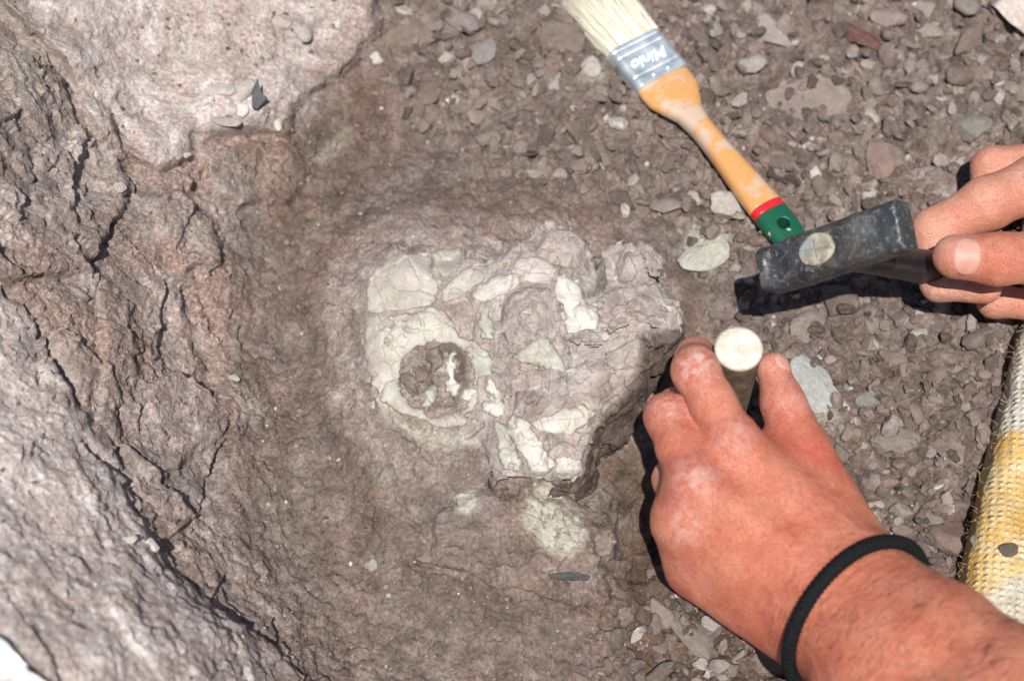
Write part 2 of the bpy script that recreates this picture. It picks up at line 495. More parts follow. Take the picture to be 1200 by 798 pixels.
# steps in the rock, each a plateau with a broken edge
def mesa(poly, h, wd):
    global z
    z = z+h*(1-sstep(-wd, wd, polysdf(uw, vw, poly)))
mesa([(-300,-300),(440,-300),(436,40),(418,84),(372,108),(336,128),(322,160),(286,152),(236,152),(228,178),(190,190),(130,170),(70,70)], .010, 7)
mesa([(-300,-300),(420,-300),(400,30),(350,70),(330,110),(300,140),(240,140),(220,168),(180,170),(100,100)], .005, 12)
mesa([(232,158),(320,166),(352,196),(330,230),(270,240),(236,214)], .006, 9)
mesa([(362,330),(398,290),(440,250),(500,226),(590,230),(660,262),(690,330),(690,500),(668,566),(724,640),(744,686),(690,716),(600,688),(500,642),(430,590),(366,470)], .007, 26)
mesa([(470,262),(500,236),(590,242),(640,262),(620,320),(470,320)], .006, 10)
mesa([(404,340),(430,300),(470,288),(560,320),(620,420),(610,560),(560,560),(480,520),(420,460)], .006, 12)
mesa([(508,598),(560,574),(640,590),(720,640),(728,690),(690,704),(600,682),(512,636)], .006, 5)
mesa([(600,572),(690,566),(720,600),(700,650),(640,640)], .004, 6)
mesa([(700,560),(780,560),(800,640),(760,680),(712,640)], -.006, 12)
mesa([(30,80),(130,130),(150,200),(136,270),(90,330),(-60,330),(-60,60)], .010, 8)
mesa([(178,232),(212,220),(246,272),(244,318),(206,330),(176,290)], .008, 7)
mesa([(100,330),(200,340),(246,420),(238,520),(170,560),(110,490)], .007, 8)
mesa([(-300,348),(0,352),(50,432),(96,500),(160,590),(236,700),(330,815),(330,1200),(-300,1200)], .005, 14)
Bp = P(u, v, z)
G = Bp.reshape(NR, NC, 3)
def grid_normals(G):
    du = np.gradient(G, axis=1); dv = np.gradient(G, axis=0)
    n = np.cross(dv, du); n /= np.linalg.norm(n, axis=2)[..., None]+1e-12
    return n*np.sign(n[..., 2:3]+1e-9)
def boxblur(a, k):
    for ax in (0, 1):
        pad = [(0, 0)]*a.ndim; pad[ax] = (k, k)
        b = np.pad(a, pad, mode='edge'); c = np.cumsum(b, axis=ax)
        c = np.concatenate([np.zeros_like(np.take(c, [0], ax)), c], ax)
        nn = a.shape[ax]
        a = (np.take(c, range(2*k+1, 2*k+1+nn), ax)-np.take(c, range(0, nn), ax))/(2*k+1)
    return a
N0 = boxblur(boxblur(grid_normals(G), 7), 7).reshape(-1, 3)
N0 = N0/np.linalg.norm(N0, axis=1)[:, None]
# zones
wallm = 1-sstep(-22, 26, (polysdf(uw, vw, [(-400,-400),(436,-400),(430,50),(400,95),(330,140),(318,180),(300,230),(262,260),(262,330),(268,420),(262,520),(268,600),(310,690),(352,830),(352,1300),(-400,1300)])))
nearm = 1-sstep(-14, 14, polysdf(uw, vw, [(-400,340),(0,345),(50,430),(96,500),(160,590),(236,700),(330,815),(330,1300),(-400,1300)]))
topl = 1-sstep(-25, 25, polysdf(uw, vw, [(-400,-400),(420,-400),(420,60),(330,120),(225,172),(190,180),(130,160),(70,70),(40,-20)]))
rub = np.maximum(sstep(560, 900, u+.55*(260-v)), 0)*0
rub = 1-sstep(-30, 30, polysdf(uw, vw, [(440,-400),(440,60),(470,130),(560,190),(680,215),(760,250),(830,330),(840,420),(800,560),(770,700),(700,740),(690,1300),(1700,1300),(1700,-400)]))
ped = 1-sstep(-10, 10, polysdf(uw, vw, [(372,330),(398,300),(440,262),(478,240),(560,236),(630,252),(700,272),(790,350),(806,440),(800,540),(770,600),(740,680),(690,712),(600,686),(500,640),(432,580),(372,470)]))
topr = rub*(1-sstep(250, 420, v))
# relief
def masked(fn, m, p, *a, **k):
    idx = np.flatnonzero(m > .004); r = fn(p[idx], *a, **k); res = []
    for x in r:
        y = np.zeros((len(p),)+x.shape[1:], x.dtype); y[idx] = x; res.append(y)
    return res
inner = (u > -60) & (u < 1260) & (v > -60) & (v < 860)
d = np.zeros(len(u)); tone = np.full(len(u), .5)
p3 = Bp.astype(np.float64)
d += fbm(p3, .05, 3, 21)*.004*(.5+wallm)
d += fbm(p3, .010, 4, 31)*(.0011+.0009*(1-wallm)*(1-rub))
rockm = np.clip(wallm+ped*.85, 0, 1)
rock1 = np.maximum(wallm, .8*ped)
f1, e1, r1 = masked(facets, rock1, p3*np.array([1, 1, 1.4]), .06, 5, .6)
d += f1*.0050*rock1*(1-.6*topl)*(1-.68*nearm)
f2, e2, r2 = masked(facets, rockm, p3+fbm(p3, .02, 2, 77)[:, None]*.004, .016, 15, .6)
wetblk = 1-sstep(-20, 20, polysdf(uw, vw, [(660,570),(770,560),(790,640),(770,720),(690,716),(640,680)]))
rockm = np.maximum(rockm, wetblk)
d += f2*(.0022+.0020*wetblk)*rockm*(1-.6*topl)*(1-.68*nearm)
f3, e3, r3 = masked(facets, 1-rub*.999, p3, .0062, 25, .6)
d += f3*(.0010*rockm*(1-.4*topl)+(.0017)*(1-rockm)*(1-rub))
tone = tone+(r2-.5)*.5*rockm+(r3-.5)*.35*rockm
# half buried stones in the rubble
F1, F2, off, rr = masked(worley, rub, p3+fbm(p3, .012, 2, 41)[:, None]*.004, .0150, 51)
dome = np.sqrt(np.clip(1-(F1/.62)**2, 0, 1))*sstep(.0, .18, F2-F1)
on = (rr[:, 0] > .35)
d += rub*on*(dome*.0050*(.4+rr[:, 1])+((off*(rr[:, 1:4]*2-1)).sum(1))*.0045*sstep(0, .15, F2-F1))
tone = np.where(on, tone+rub*(rr[:, 2]-.45)*.75*sstep(.02, .14, F2-F1), tone-.12*rub)
lo = np.clip(rub+.5*(1-rockm), 0, 1)
F1, F2, off, rr = masked(worley, lo, p3, .0056, 61)
dome = np.sqrt(np.clip(1-(F1/.65)**2, 0, 1))*sstep(.0, .2, F2-F1)
on = (rr[:, 0] > .3)
d += lo*on*(dome*.0024*(.3+rr[:, 1])+(off*(rr[:, 1:4]*2-1)).sum(1)*.0016)
tone = np.where(on, tone+lo*(rr[:, 2]-.5)*.6, tone)
d += fbm(p3, .0022, 2, 71)*.00035
# broader half-buried slabs
F1, F2, off, rr = masked(worley, np.clip(rub+.3*(1-rockm), 0, 1), p3+fbm(p3, .014, 3, 141)[:, None]*.006, .030, 151)
slab = (rr[:, 0] > .6)*rub*sstep(.05, .16, F2-F1)*(F1 < .62)*sstep(.66, .56, F1)
d = d*(1-.72*slab)+slab*(.0032+.004*rr[:, 1]+(off*(rr[:, 1:4]*2-1)).sum(1)*.004)
tone = tone*(1-slab)+slab*(.42+.35*rr[:, 2])
# cracks
for pts, wd, dp in [([(137,262),(128,284),(112,304),(98,322)], 3.2, .012), ([(96,516),(118,540),(150,566),(188,600)], 3.0, .009),
                    ([(0,338),(30,372),(52,420),(86,470)], 4, .01), ([(248,520),(258,512),(262,508)], 3, .006),
                    ([(498,640),(540,652),(580,672),(640,690),(700,706)], 2.6, .006), ([(470,600),(520,622),(545,630)], 2.4, .004),
                    ([(180,112),(206,116),(228,116)], 2, .003), ([(222,200),(238,230),(252,246)], 3, .006), ([(176,186),(196,188),(212,184)], 3, .005),
                    ([(640,250),(600,246),(560,262)], 2, .003), ([(478,280),(474,300)], 2.2, .004), ([(700,656),(740,648),(770,640)], 2.4, .004),
                    ([(690,566),(712,590),(722,620)], 3, .006), ([(724,604),(752,572)], 4, .007)]:
    d -= dp*np.exp(-(linedist(uw, vw, pts)/wd)**2)*(.6+.4*vnoise(flat, .012, 5))
d *= np.where(inner, 1, .6)
Gp = Bp+N0*d[:, None]
GP = Gp.reshape(NR, NC, 3); GN = grid_normals(GP)
def gidx(px, py):
    return np.clip(np.searchsorted(VV, py), 0, NR-1), np.clip(np.searchsorted(UU, px), 0, NC-1)
def gpos(px, py):
    r, c = gidx(px, py); return GP[r, c]
GNs = N0.reshape(NR, NC, 3)
# extension beyond the dig: rings from the border of the sheet out to the horizon
loop = np.concatenate([np.arange(NC), np.arange(1, NR)*NC+NC-1, (NR-1)*NC+np.arange(NC-2, -1, -1), np.arange(NR-2, 0, -1)*NC])
verts = [Gp]; faces = [grid_faces(NR, NC)]
prev = loop; base = len(Gp); cen = np.array([0.0, .05])
bl = Gp[loop].copy()
bs = bl.copy(); kw = 161
for c_ in range(3): bs[:, c_] = np.convolve(np.concatenate([bl[-80:, c_], bl[:, c_], bl[:80, c_]]), np.ones(kw)/kw, 'valid')
for s in (1.12, 1.3, 1.6, 2.1, 3, 5, 9, 18, 40, 90):
    q = bs.copy(); q[:, :2] = cen+(bl[:, :2]-cen)*s
    kf = 1-math.exp(-(s-1)/1.2)
    q[:, 2] = bs[:, 2]*(1-kf)+.12*kf+fbm(q*np.array([1, 1, 0]), .5*s, 2, 5)*.02*min(s-1, 3)
    cur = base+np.arange(len(loop)); base += len(loop)
    verts.append(q)
    a, b = prev, cur
    faces.append(np.stack([a, np.roll(a, -1), np.roll(b, -1), b], 1)[:, ::-1])
    prev = cur
VT = np.concatenate(verts); FT = np.concatenate(faces)
ext = len(VT)-len(Gp)
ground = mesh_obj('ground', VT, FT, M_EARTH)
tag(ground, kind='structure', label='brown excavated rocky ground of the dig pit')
# flip if needed so that normals look up
if ground.data.polygons[len(FT)//4].normal.z < 0:
    ground.data.flip_normals()
pale = np.clip(topl*.8+nearm*1.0, 0, 1)*(.62+.38*sstep(-.4, .3, fbm(p3, .03, 4, 91)))  # near left ground paler: brightness of the close flash put into the colour
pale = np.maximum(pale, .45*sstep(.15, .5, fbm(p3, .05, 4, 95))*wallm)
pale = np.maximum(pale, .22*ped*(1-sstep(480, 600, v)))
patch = np.zeros(len(u))
for poly, am, wd in [([(610,580),(650,574),(676,610),(684,640),(664,652),(634,640),(616,612)], 1, 7), ([(525,578),(548,574),(556,586),(544,598),(530,594)], .9, 4),
                 ([(806,280),(836,276),(862,294),(826,312),(804,324),(798,300)], .75, 7), ([(930,424),(958,430),(976,462),(990,490),(956,498),(940,470)], .7, 10),
                 ([(356,186),(384,160),(402,150),(398,172),(372,194)], .6, 8), ([(434,450),(470,486),(520,498),(560,478),(548,512),(490,516),(446,488)], .8, 8),
                 ([(430,548),(448,552),(440,566),(426,560)], .5, 5), ([(262,470),(292,480),(300,505),(270,500)], .5, 10), ([(664,88),(692,80),(700,104),(682,112)], .5, 5),
                 ([(0,70),(36,60),(40,120),(10,140)], .5, 14), ([(200,262),(236,270),(238,310),(212,300)], .35, 8)]:
    patch = np.maximum(patch, am*(1-sstep(-wd, wd, polysdf(uw, vw, poly))))
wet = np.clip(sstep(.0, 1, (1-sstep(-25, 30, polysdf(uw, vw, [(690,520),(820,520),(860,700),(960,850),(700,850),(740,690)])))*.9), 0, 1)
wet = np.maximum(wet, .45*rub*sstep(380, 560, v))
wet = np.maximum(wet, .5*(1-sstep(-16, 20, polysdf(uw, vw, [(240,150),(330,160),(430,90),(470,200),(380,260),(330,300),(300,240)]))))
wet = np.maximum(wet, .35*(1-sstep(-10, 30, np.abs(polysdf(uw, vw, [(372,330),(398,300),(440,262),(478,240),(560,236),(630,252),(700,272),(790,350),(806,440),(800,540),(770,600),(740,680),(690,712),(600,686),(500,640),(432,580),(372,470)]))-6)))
Z = np.zeros(ext)
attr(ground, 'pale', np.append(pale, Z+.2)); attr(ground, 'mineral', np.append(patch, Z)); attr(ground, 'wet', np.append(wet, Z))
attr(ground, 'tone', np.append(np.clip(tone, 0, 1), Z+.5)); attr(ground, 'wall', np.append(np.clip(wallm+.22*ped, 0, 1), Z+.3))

# ================================================================== STONES
def rock_mesh(name, sub, seed, cuts=9, flat=.6, rough=.06):
    rg = np.random.default_rng(seed)
    bm = bmesh.new(); bmesh.ops.create_icosphere(bm, subdivisions=sub, radius=1)
    co = np.array([x.co[:] for x in bm.verts])
    for _ in range(cuts):
        n = rg.normal(size=3); n /= np.linalg.norm(n); dd = rg.uniform(.45, .82)
        s = co@n
        co = co-np.maximum(s-dd, 0)[:, None]*n
    co[:, 2] *= flat; co[:, 0] *= rg.uniform(.9, 1.15); co[:, 1] *= rg.uniform(.7, 1.0)
    if sub > 1:
        co += (fbm(co+seed*3.3, .7, 3, seed)*rough)[:, None]*co
        co += (fbm(co+seed*1.3, .16, 2, seed)*rough*.45)[:, None]*co
    for x, c in zip(bm.verts, co): x.co = c
    me = bpy.data.meshes.new(name); bm.to_mesh(me); bm.free()
    me.polygons.foreach_set('use_smooth', np.full(len(me.polygons), sub > 2))
    return me
BIG = [rock_mesh('stone_shape', 4, 100+i, 6 if i % 2 else 9, .5+.04*(i % 4), .13) for i in range(8)]
MIDS = [rock_mesh('stone_shape', 3, 200+i, 10, .42+.05*(i % 5), .15) for i in range(12)]
for m in BIG+MIDS: m.materials.append(M_STONE)
def stone(px, py, wpx, hpx, ang, label, col, name='stone', cat='stone', mesh=None, lift=.25, group=None, tilt=.25, th=None):
    g = gpos(px, py); r, c = gidx(px, py)
    dcam = (CAM-g)@CZ
    s = dcam*KPX*.5
    me = mesh or random.choice(MIDS if max(wpx, hpx) < 42 else BIG)
    o = bpy.data.objects.new(name, me); COL.objects.link(o)
    nn = Vector(GNs[r, c])*.7+Vector((0, -.1, .5)); nn.normalize()
    xa = Vector((1, 0, 0)); xa = (xa-nn*xa.dot(nn)).normalized(); ya = nn.cross(xa)
    q = Matrix((xa, ya, nn)).transposed().to_quaternion() @ Matrix.Rotation(math.radians(ang), 4, 'Z').to_quaternion()
    q = q @ Matrix.Rotation(random.uniform(-tilt, tilt), 4, 'X').to_quaternion() @ Matrix.Rotation(random.uniform(-tilt, tilt), 4, 'Y').to_quaternion()
    o.rotation_mode = 'QUATERNION'; o.rotation_quaternion = q
    sx, sy = wpx*s*1.12, hpx*s*1.2
    sz = th/2 if th else min(sx, sy)*.95
    o.scale = (sx, sy, sz)
    o.location = Vector(g)+nn*sz*.5*lift*2-nn*sz*.15
    o.color = (*col, 1)
    tag(o, label, cat, group)
    return o
GREY, PINK, PALE, WHITE = (.195, .160, .137), (.22, .155, .13), (.36, .33, .30), (.62, .58, .52)
NAMED = [
 (948,117,98,78,10,'large rounded flat reddish-grey stone above the hammer, right of the brush', (.225,.178,.158), .022),
 (903,38,46,62,20,'pale grey angular stone just right of the brush ferrule', (.33,.29,.27), .016),
 (866,118,30,22,40,'small pale grey chip beside the brush neck', PALE, None),
 (1136,156,46,40,15,'blocky grey stone above the hand that holds the hammer', (.20,.185,.165), .018),
 (1030,186,36,62,-20,'long reddish stone lying just above the hammer head', (.24,.165,.14), None),
 (1086,214,66,40,-15,'flat mauve-grey stone between hammer head and right hand', (.235,.19,.175), .008),
 (1045,521,60,42,12,'flat grey stone right of the wrist, left of its twin', (.205,.175,.15), .011),
 (1114,532,58,38,-25,'flat brown-grey stone next to the yellow cloth pad', (.20,.16,.14), .014),
 (1006,50,66,26,-25,'dark red angular shard at the top, right of the brush', (.12,.055,.045), .012),
 (830,299,70,36,28,'pale greenish flake between the fossil and the hammer head', (.42,.41,.345), .016),
 (957,462,86,44,-58,'flat pale blue-grey slab just right of the thumb', (.34,.345,.33), .018),
 (1200,20,60,92,30,'large pale pinkish stone cut off by the top right corner', (.55,.47,.42), .03),
 (1040,24,44,34,10,'mauve stone in the top rubble above the dark red shard', (.27,.21,.195), None),
 (1072,115,44,40,30,'dull brown stone in the rubble right of the large rounded one', (.19,.155,.14), .014),
 (880,84,30,26,0,'light chip in the rubble between brush and large rounded stone', (.34,.31,.29), None),
 (440,70,15,19,0,'small white pebble on the dark crack left of the rubble', WHITE, None),
 (527,118,19,10,-10,'tiny bright white chip in the rubble above the fossil', (.7,.68,.62), None),
 (692,82,26,34,20,'whitish flake lying just left of the brush ferrule', (.44,.41,.37), .006),
 (655,50,52,40,-10,'flat brown stone left of the brush bristles', (.17,.13,.11), .01),
 (566,66,44,26,20,'grey slab standing on edge in the top rubble', (.23,.21,.20), .014),
 (540,32,40,30,-30,'mauve-grey stone near the top edge left of centre', (.24,.19,.175), None),
 (480,40,66,44,20,'broad brown stone in the rubble at the top left of centre', (.19,.145,.12), .014),
 (498,110,34,40,-15,'triangular brown stone above the white chip', (.175,.13,.11), .01),
 (255,104,46,23,-4,'pale flat slab lying on the upper left ledge', (.50,.44,.41), .010),
 (285,104,34,30,40,'pale broken slab touching the black flake', (.50,.45,.41), .012),
 (284,128,18,17,5,'small white cube-like stone below the pale slabs', (.72,.68,.62), .009),
 (325,145,12,17,10,'little white pebble below the black flake', (.74,.69,.6), None),
 (217,182,11,10,0,'tiny cream pebble at the lip of the ledge', (.66,.58,.48), None),
 (331,24,22,24,-20,'pale pinkish stone near the top edge, left of its neighbour', (.50,.42,.38), None),
 (354,38,25,26,15,'pale grey block near the top edge of the ledge', (.46,.42,.40), None),
 (262,142,38,18,-10,'pale grey fragment at the ledge edge below the slabs', (.40,.36,.34), .010),
 (137,222,16,20,10,'small pale pebble in a crevice of the left wall', (.5,.44,.4), None),
 (268,446,18,14,0,'whitish speck of stone at the foot of the left wall', (.5,.47,.43), None),
 (176,640,18,22,-30,'white pebble on the blurred near bank', (.72,.66,.6), None),
 (150,634,16,14,20,'small cream pebble on the blurred near bank', (.66,.58,.52), None),
 (436,662,16,17,0,'small round pale pebble on the bare pit floor', (.36,.34,.29), None),
 (672,676,50,15,-4,'dark blue-grey splinter below the cream mineral patch', (.085,.088,.085), .010),
 (832,720,26,22,0,'round pinkish pebble in the shadow of the wrist', (.30,.20,.165), None),
 (818,748,64,46,-35,'flat brown-grey slab below the wrist', (.19,.165,.14), .010),
 (746,746,12,30,-35,'thin pale splinter on the floor below the fossil', (.46,.41,.35), .006),
 (772,790,40,26,20,'dark angular stone at the bottom edge below the hand', (.14,.11,.09), None),
 (1026,592,18,14,0,'small cream pebble right of the wristband', (.40,.35,.31), None),
 (972,422,15,13,0,'little pink pebble right of the thumb', (.42,.31,.27), None),
 (1016,470,28,24,0,'rounded blue-grey stone right of the thumb', (.235,.225,.21), None),
 (1075,394,26,20,20,'pale greenish chip below the hammer hand', (.40,.39,.35), None),
]
for (px, py, wp, hp, an, lab, col, th) in NAMED:
    stone(px, py, wp, hp, an, lab, col, th=th, lift=(.12 if px < 250 and wp > 40 else .10 if 400 < px < 600 and 250 < py < 310 else .42) if th else .45)
# black flake standing on the ledge
bm = bmesh.new()
fl = [(-.0022,-.008),(.0010,-.0085),(.0068,-.001),(.0018,.0022),(.000,.0105),(-.0032,.003)]
top = [bm.verts.new((a, .001, b)) for a, b in fl]; bot = [bm.verts.new((a*1.05, -.001, b*1.03)) for a, b in fl]
bm.faces.new(top[::-1]); bm.faces.new(bot)
for i in range(6): bm.faces.new((top[i], top[(i+1) % 6], bot[(i+1) % 6], bot[i]))
bmesh.ops.bevel(bm, geom=list(bm.edges), offset=.0005, segments=1, affect='EDGES')
me = bpy.data.meshes.new('slate_flake'); bm.to_mesh(me); bm.free()
me.materials.append(mat_simple('black_slate', (.045, .05, .056), .55, 0, .35, 300, .0006))
o = bpy.data.objects.new('slate_flake', me); COL.objects.link(o)
o.location = Vector(gpos(303, 120))+Vector((0, 0, .008)); o.rotation_euler = (math.radians(-52), math.radians(14), math.radians(4))
tag(o, 'black pointed flake standing on the upper left ledge beside pale slabs', 'flake')
# rock in the corner of the near bank, its overexposure painted as white
stone(-14, 828, 270, 140, -33, 'blurred rock filling the bottom left corner, overexposure painted white', (.88, .87, .85), name='overexposed_rock', mesh=BIG[4], th=.036, lift=.02, tilt=.03)

def in_poly(px, py, poly): return polysdf(np.array([px], float), np.array([py], float), poly)[0] < 0
KEEP = [[(640,-20),(780,-20),(840,100),(945,270),(905,300),(800,170),(700,90)],
        [(415,280),(640,262),(780,270),(810,400),(770,540),(640,585),(420,500)],
        [(1120,700),(1200,380),(1300,380),(1300,900),(1100,800)]]
RUBZ = [(450,-30),(470,110),(600,200),(760,250),(830,330),(830,420),(800,560),(770,700),(700,740),(690,830),(1230,830),(1230,-30)]
def free(px, py): return not any(in_poly(px, py, k) for k in KEEP)
# countable loose chips
n = 0; tries = 0
spots = [(a[0], a[1], max(a[2], a[3])*.5) for a in NAMED]
CH = []
HIDE = [[(755,480),(800,395),(850,400),(905,405),(950,480),(1030,610),(1070,650),(1230,780),(1230,840),(910,840),(930,760),(780,660)],
        [(890,300),(1050,230),(1130,200),(1160,165),(1230,165),(1230,390),(1090,350),(1060,300),(905,350)]]
while n < 236 and tries < 6000:
    tries += 1
    px, py = random.uniform(440, 1215), random.uniform(-15, 815)
    if not in_poly(px, py, RUBZ) or not free(px, py) or any(in_poly(px, py, k) for k in HIDE): continue
    rad = random.choice((10, 11, 12, 13, 14, 16, 18, 21, 24, 28))
    if py < 240 and px < 800: rad *= .8
    if any((px-a)**2+(py-b)**2 < (r+rad*.8)**2 for a, b, r in spots): continue
    spots.append((px, py, rad*.7)); n += 1
    t = random.random()
    cc = random.choice((GREY, PINK, (.155, .120, .098), (.24, .195, .168), (.13, .10, .083), (.28, .235, .205)))
    if t > .94: cc = PALE
    f = random.uniform(.8, 1.15)
    marks = [(540, 60, 'in the rubble left of the brush'), (600, 170, 'on the floor above the fossil'), (860, 40, 'near the brush ferrule'), (850, 230, 'beside the brush handle'), (950, 190, 'left of the large rounded stone'),
             (1010, 40, 'at the top edge right of the brush'), (1140, 60, 'in the top right rubble'), (1060, 170, 'above the hammer head'), (960, 380, 'below the hammer head'), (1100, 420, 'below the hammer hand'),
             (1010, 470, 'right of the thumb'), (1110, 560, 'along the yellow cloth pad'), (1030, 590, 'right of the wrist'), (800, 770, 'at the bottom edge below the wrist'), (820, 300, 'between fossil and brush tip'), (740, 740, 'on the floor below the fossil')]
    where = min(marks, key=lambda q: (q[0]-px)**2+(q[1]-py)**2)[2]
    lum = cc[0]*f
    hue = 'pale grey' if lum > .30 else 'light brown-grey' if lum > .225 else 'reddish brown' if cc == PINK else 'dark brown' if lum < .15 else 'brown-grey'
    size = 'large' if rad > 16 else 'mid-sized' if rad > 11 else 'small'
    CH.append((stone(px, py, rad*2*random.uniform(.85, 1.15), rad*2*random.uniform(.6, .95), random.uniform(0, 360),
          f'{size} {hue} stone chip {where}', tuple(c*f for c in cc), name='stone_chip', cat='stone chip',
          lift=random.uniform(.1, .4), group=f'loose stone chips {where}', tilt=.45), px))
# look-alikes are told apart by their order in the picture
byl = {}
for o, q in CH: byl.setdefault(o['label'], []).append((q, o))
ORD = ['first', 'second', 'third', 'fourth', 'fifth', 'sixth', 'seventh', 'eighth', 'ninth', 'tenth', 'eleventh', 'twelfth']
for lab, lst in byl.items():
    if len(lst) < 2: continue
    lst.sort(key=lambda t: t[0])
    for k, (q, o) in enumerate(lst):
        pre = ('left' if k == 0 else 'right') if len(lst) == 2 else ORD[k]+' from left,'
        o['label'] = pre+' '+lab
# gravel: too many to count, one object
def proto(sub, seed):
    rg = np.random.default_rng(seed)
    bm = bmesh.new(); bmesh.ops.create_icosphere(bm, subdivisions=sub, radius=1)
    co = np.array([x.co[:] for x in bm.verts]); fa = np.array([[q.index for q in f.verts] for f in bm.faces]); bm.free()
    for _ in range(7):
        nn = rg.normal(size=3); nn /= np.linalg.norm(nn); s = co@nn
        co = co-np.maximum(s-rg.uniform(.4, .8), 0)[:, None]*nn
    co += rg.normal(size=co.shape)*.06
    co[:, 2] *= rg.uniform(.4, .75); co[:, 1] *= rg.uniform(.6, 1)
    return co, fa
PR = [proto(2, 300+i) for i in range(10)]; PS = [proto(1, 400+i) for i in range(12)]
GV, GF = [], []; nb = 0
def scatter(count, zone, rlo, rhi, protos, sink=.3):
    global nb
    k = 0
    X = RNG.uniform(-280, 1480, count*6); Y = RNG.uniform(-280, 1080, count*6)
    if zone is not None:
        m = polysdf(X, Y, zone) < RNG.normal(0, 14, len(X)); X, Y = X[m], Y[m]
    m = np.ones(len(X), bool)
    for kp in KEEP[1:]: m &= polysdf(X, Y, kp) > 4
    X, Y = X[m][:count], Y[m][:count]
    for px, py in zip(X, Y):
        r, c = gidx(px, py); g = GP[r, c]; nn = GNs[r, c]
        s = (rlo*(rhi/rlo)**(RNG.random()**1.8))*((CAM-g)@CZ)*KPX
        co, fa = protos[RNG.integers(len(protos))]
        a = RNG.uniform(0, 6.283); ca, sa = math.cos(a), math.sin(a)
        t = RNG.normal(0, .35, 2)
        R = np.array([[ca, -sa, 0], [sa, ca, 0], [t[0], t[1], 1]])
        q = (co@R.T)*s+g+nn*s*RNG.uniform(-.15, .45)
        GV.append(q); GF.append(fa+nb); nb += len(q)
RUBX = [(450,-280),(450,-30),(470,110),(600,200),(760,250),(830,330),(830,420),(800,560),(770,700),(700,740),(690,830),(680,1080),(1480,1080),(1480,-280)]
scatter(5200, RUBX, 5.5, 15, PR)
scatter(11500, RUBX, 1.8, 5.5, PS)
scatter(5200, [(330,140),(470,90),(560,200),(470,240),(380,320),(360,470),(430,590),(520,660),(690,720),(760,700),(780,820),(360,820),(310,700),(275,600),(275,420),(300,280)], 1.2, 4.4, PS)
scatter(900, [(-20,-20),(430,-20),(420,70),(320,150),(250,260),(260,600),(340,820),(-20,820)], 1.3, 4.5, PS)
scatter(120, [(400,0),(430,50),(395,100),(340,120),(300,60),(330,0)], 4, 9, PR)
gravel = mesh_obj('gravel', np.concatenate(GV), np.concatenate(GF), M_GRAVEL, smooth=False)
tag(gravel, 'fine brown-grey gravel and grit strewn over the pit floor', 'gravel', kind='stuff')

# ================================================================== FOSSIL SKULL
def XY(pts, z): return [tuple(P(a, b, z)[:2]) for a, b in pts]
OUT = [(424,400),(428,345),(438,312),(470,297),(540,291),(565,297),(600,286),(622,274),(650,269),(682,280),(700,297),(716,286),(742,279),(764,294),(777,330),
       (790,346),(797,372),(795,392),(776,404),(758,424),(752,444),(738,464),(718,482),(703,490),(694,512),(684,536),(668,556),(650,546),(630,572),(612,556),(584,552),(576,524),
       (556,494),(530,496),(500,494),(462,478),(434,448)]
OUTW = XY(OUT, .058)
TOPC = [(424,400,.034),(430,310,.036),(470,300,.041),(500,300,.043),(520,370,.047),(560,330,.050),(450,380,.042),(450,460,.034),(500,492,.033),
        (480,400,.044),(545,400,.046),(540,450,.044),(505,446,.034),(520,440,.034),(492,430,.036),(550,490,.040),
        (622,370,.061),(600,350,.056),(590,380,.054),(650,400,.056),(580,335,.054),(664,340,.057),(640,418,.056),(645,290,.060),(680,300,.056),(610,295,.052),
        (740,312,.060),(765,320,.052),(704,322,.044),(712,345,.046),(730,380,.060),(700,410,.060),(786,360,.052),(770,390,.058),(660,450,.057),(700,470,.056),
        (620,460,.054),(590,440,.050),(600,500,.050),(640,500,.056),(690,500,.052),(620,540,.046),(660,545,.044),(700,530,.046),(740,470,.052),(750,500,.046),(580,480,.046),(570,420,.048)]
TC = np.array([list(P(a, b, c)) for a, b, c in TOPC])
topf = rbf_fit(TC[:, :2], TC[:, 2]+.002+.007*sstep(-.03, .02, TC[:, 0]), .006)
GRV = [(XY(l, .054), w_, d_) for l, w_, d_ in [
    ([(688,284),(700,304),(706,326),(702,346),(690,352)], .0018, .009), ([(702,346),(728,338),(752,340),(776,332)], .0016, .006), ([(660,392),(686,402),(720,398)], .0012, .003),
    ([(584,372),(592,346),(612,332),(636,332),(656,350),(660,376),(650,400),(630,410),(606,406),(590,392),(584,372)], .0011, .003),
    ([(560,420),(580,436),(600,470),(596,490)], .0013, .0035), ([(610,440),(660,442),(700,430),(744,408)], .0014, .0028), ([(640,510),(690,506),(704,480),(740,452)], .0016, .0042),
    ([(700,540),(704,508),(730,490)], .0016, .005), ([(640,520),(652,546)], .0014, .004), ([(735,520),(738,490),(756,470)], .0015, .005), ([(545,330),(556,356),(552,392)], .001, .0025), ([(756,400),(772,420)], .002, .004)]]
def f_matrix(p):
    q = p+fbm(p, .02, 3, 201)[:, None]*.003
    d2 = polysdf(q[:, 0], q[:, 1], OUTW)
    zz = p[:, 2]
    east = sstep(-.02, .03, p[:, 0])
    d2 = d2+east*(.5*np.clip(.016-zz, 0, .03)-.10*np.clip(.05-zz, 0, .035))-.004*(1-east)*np.clip((.04-zz)/.02, 0, 1)
    f, e, r = facets(p, .017, 205, .6)
    g, e2, r2_ = facets(p, .0065, 215, .6)
    gz = 0
    for ln, wd, dp in GRV: gz = gz+dp*np.exp(-(linedist(q[:, 0], q[:, 1], ln)/wd)**2)
    dz = zz-topf(p[:, 0], p[:, 1])+gz
    d = smax(d2, dz, .006)
    d = np.maximum(d, -.02-zz)
    lf = 1-.8*np.clip((.0-p[:, 0])/.05, 0, 1)
    return (d+(f*.0039+g*.0016)*lf+fbm(p, .004, 2, 221)*.0005).astype(np.float32)
lo = P(405, 596, .0); hi = P(822, 245, .0)
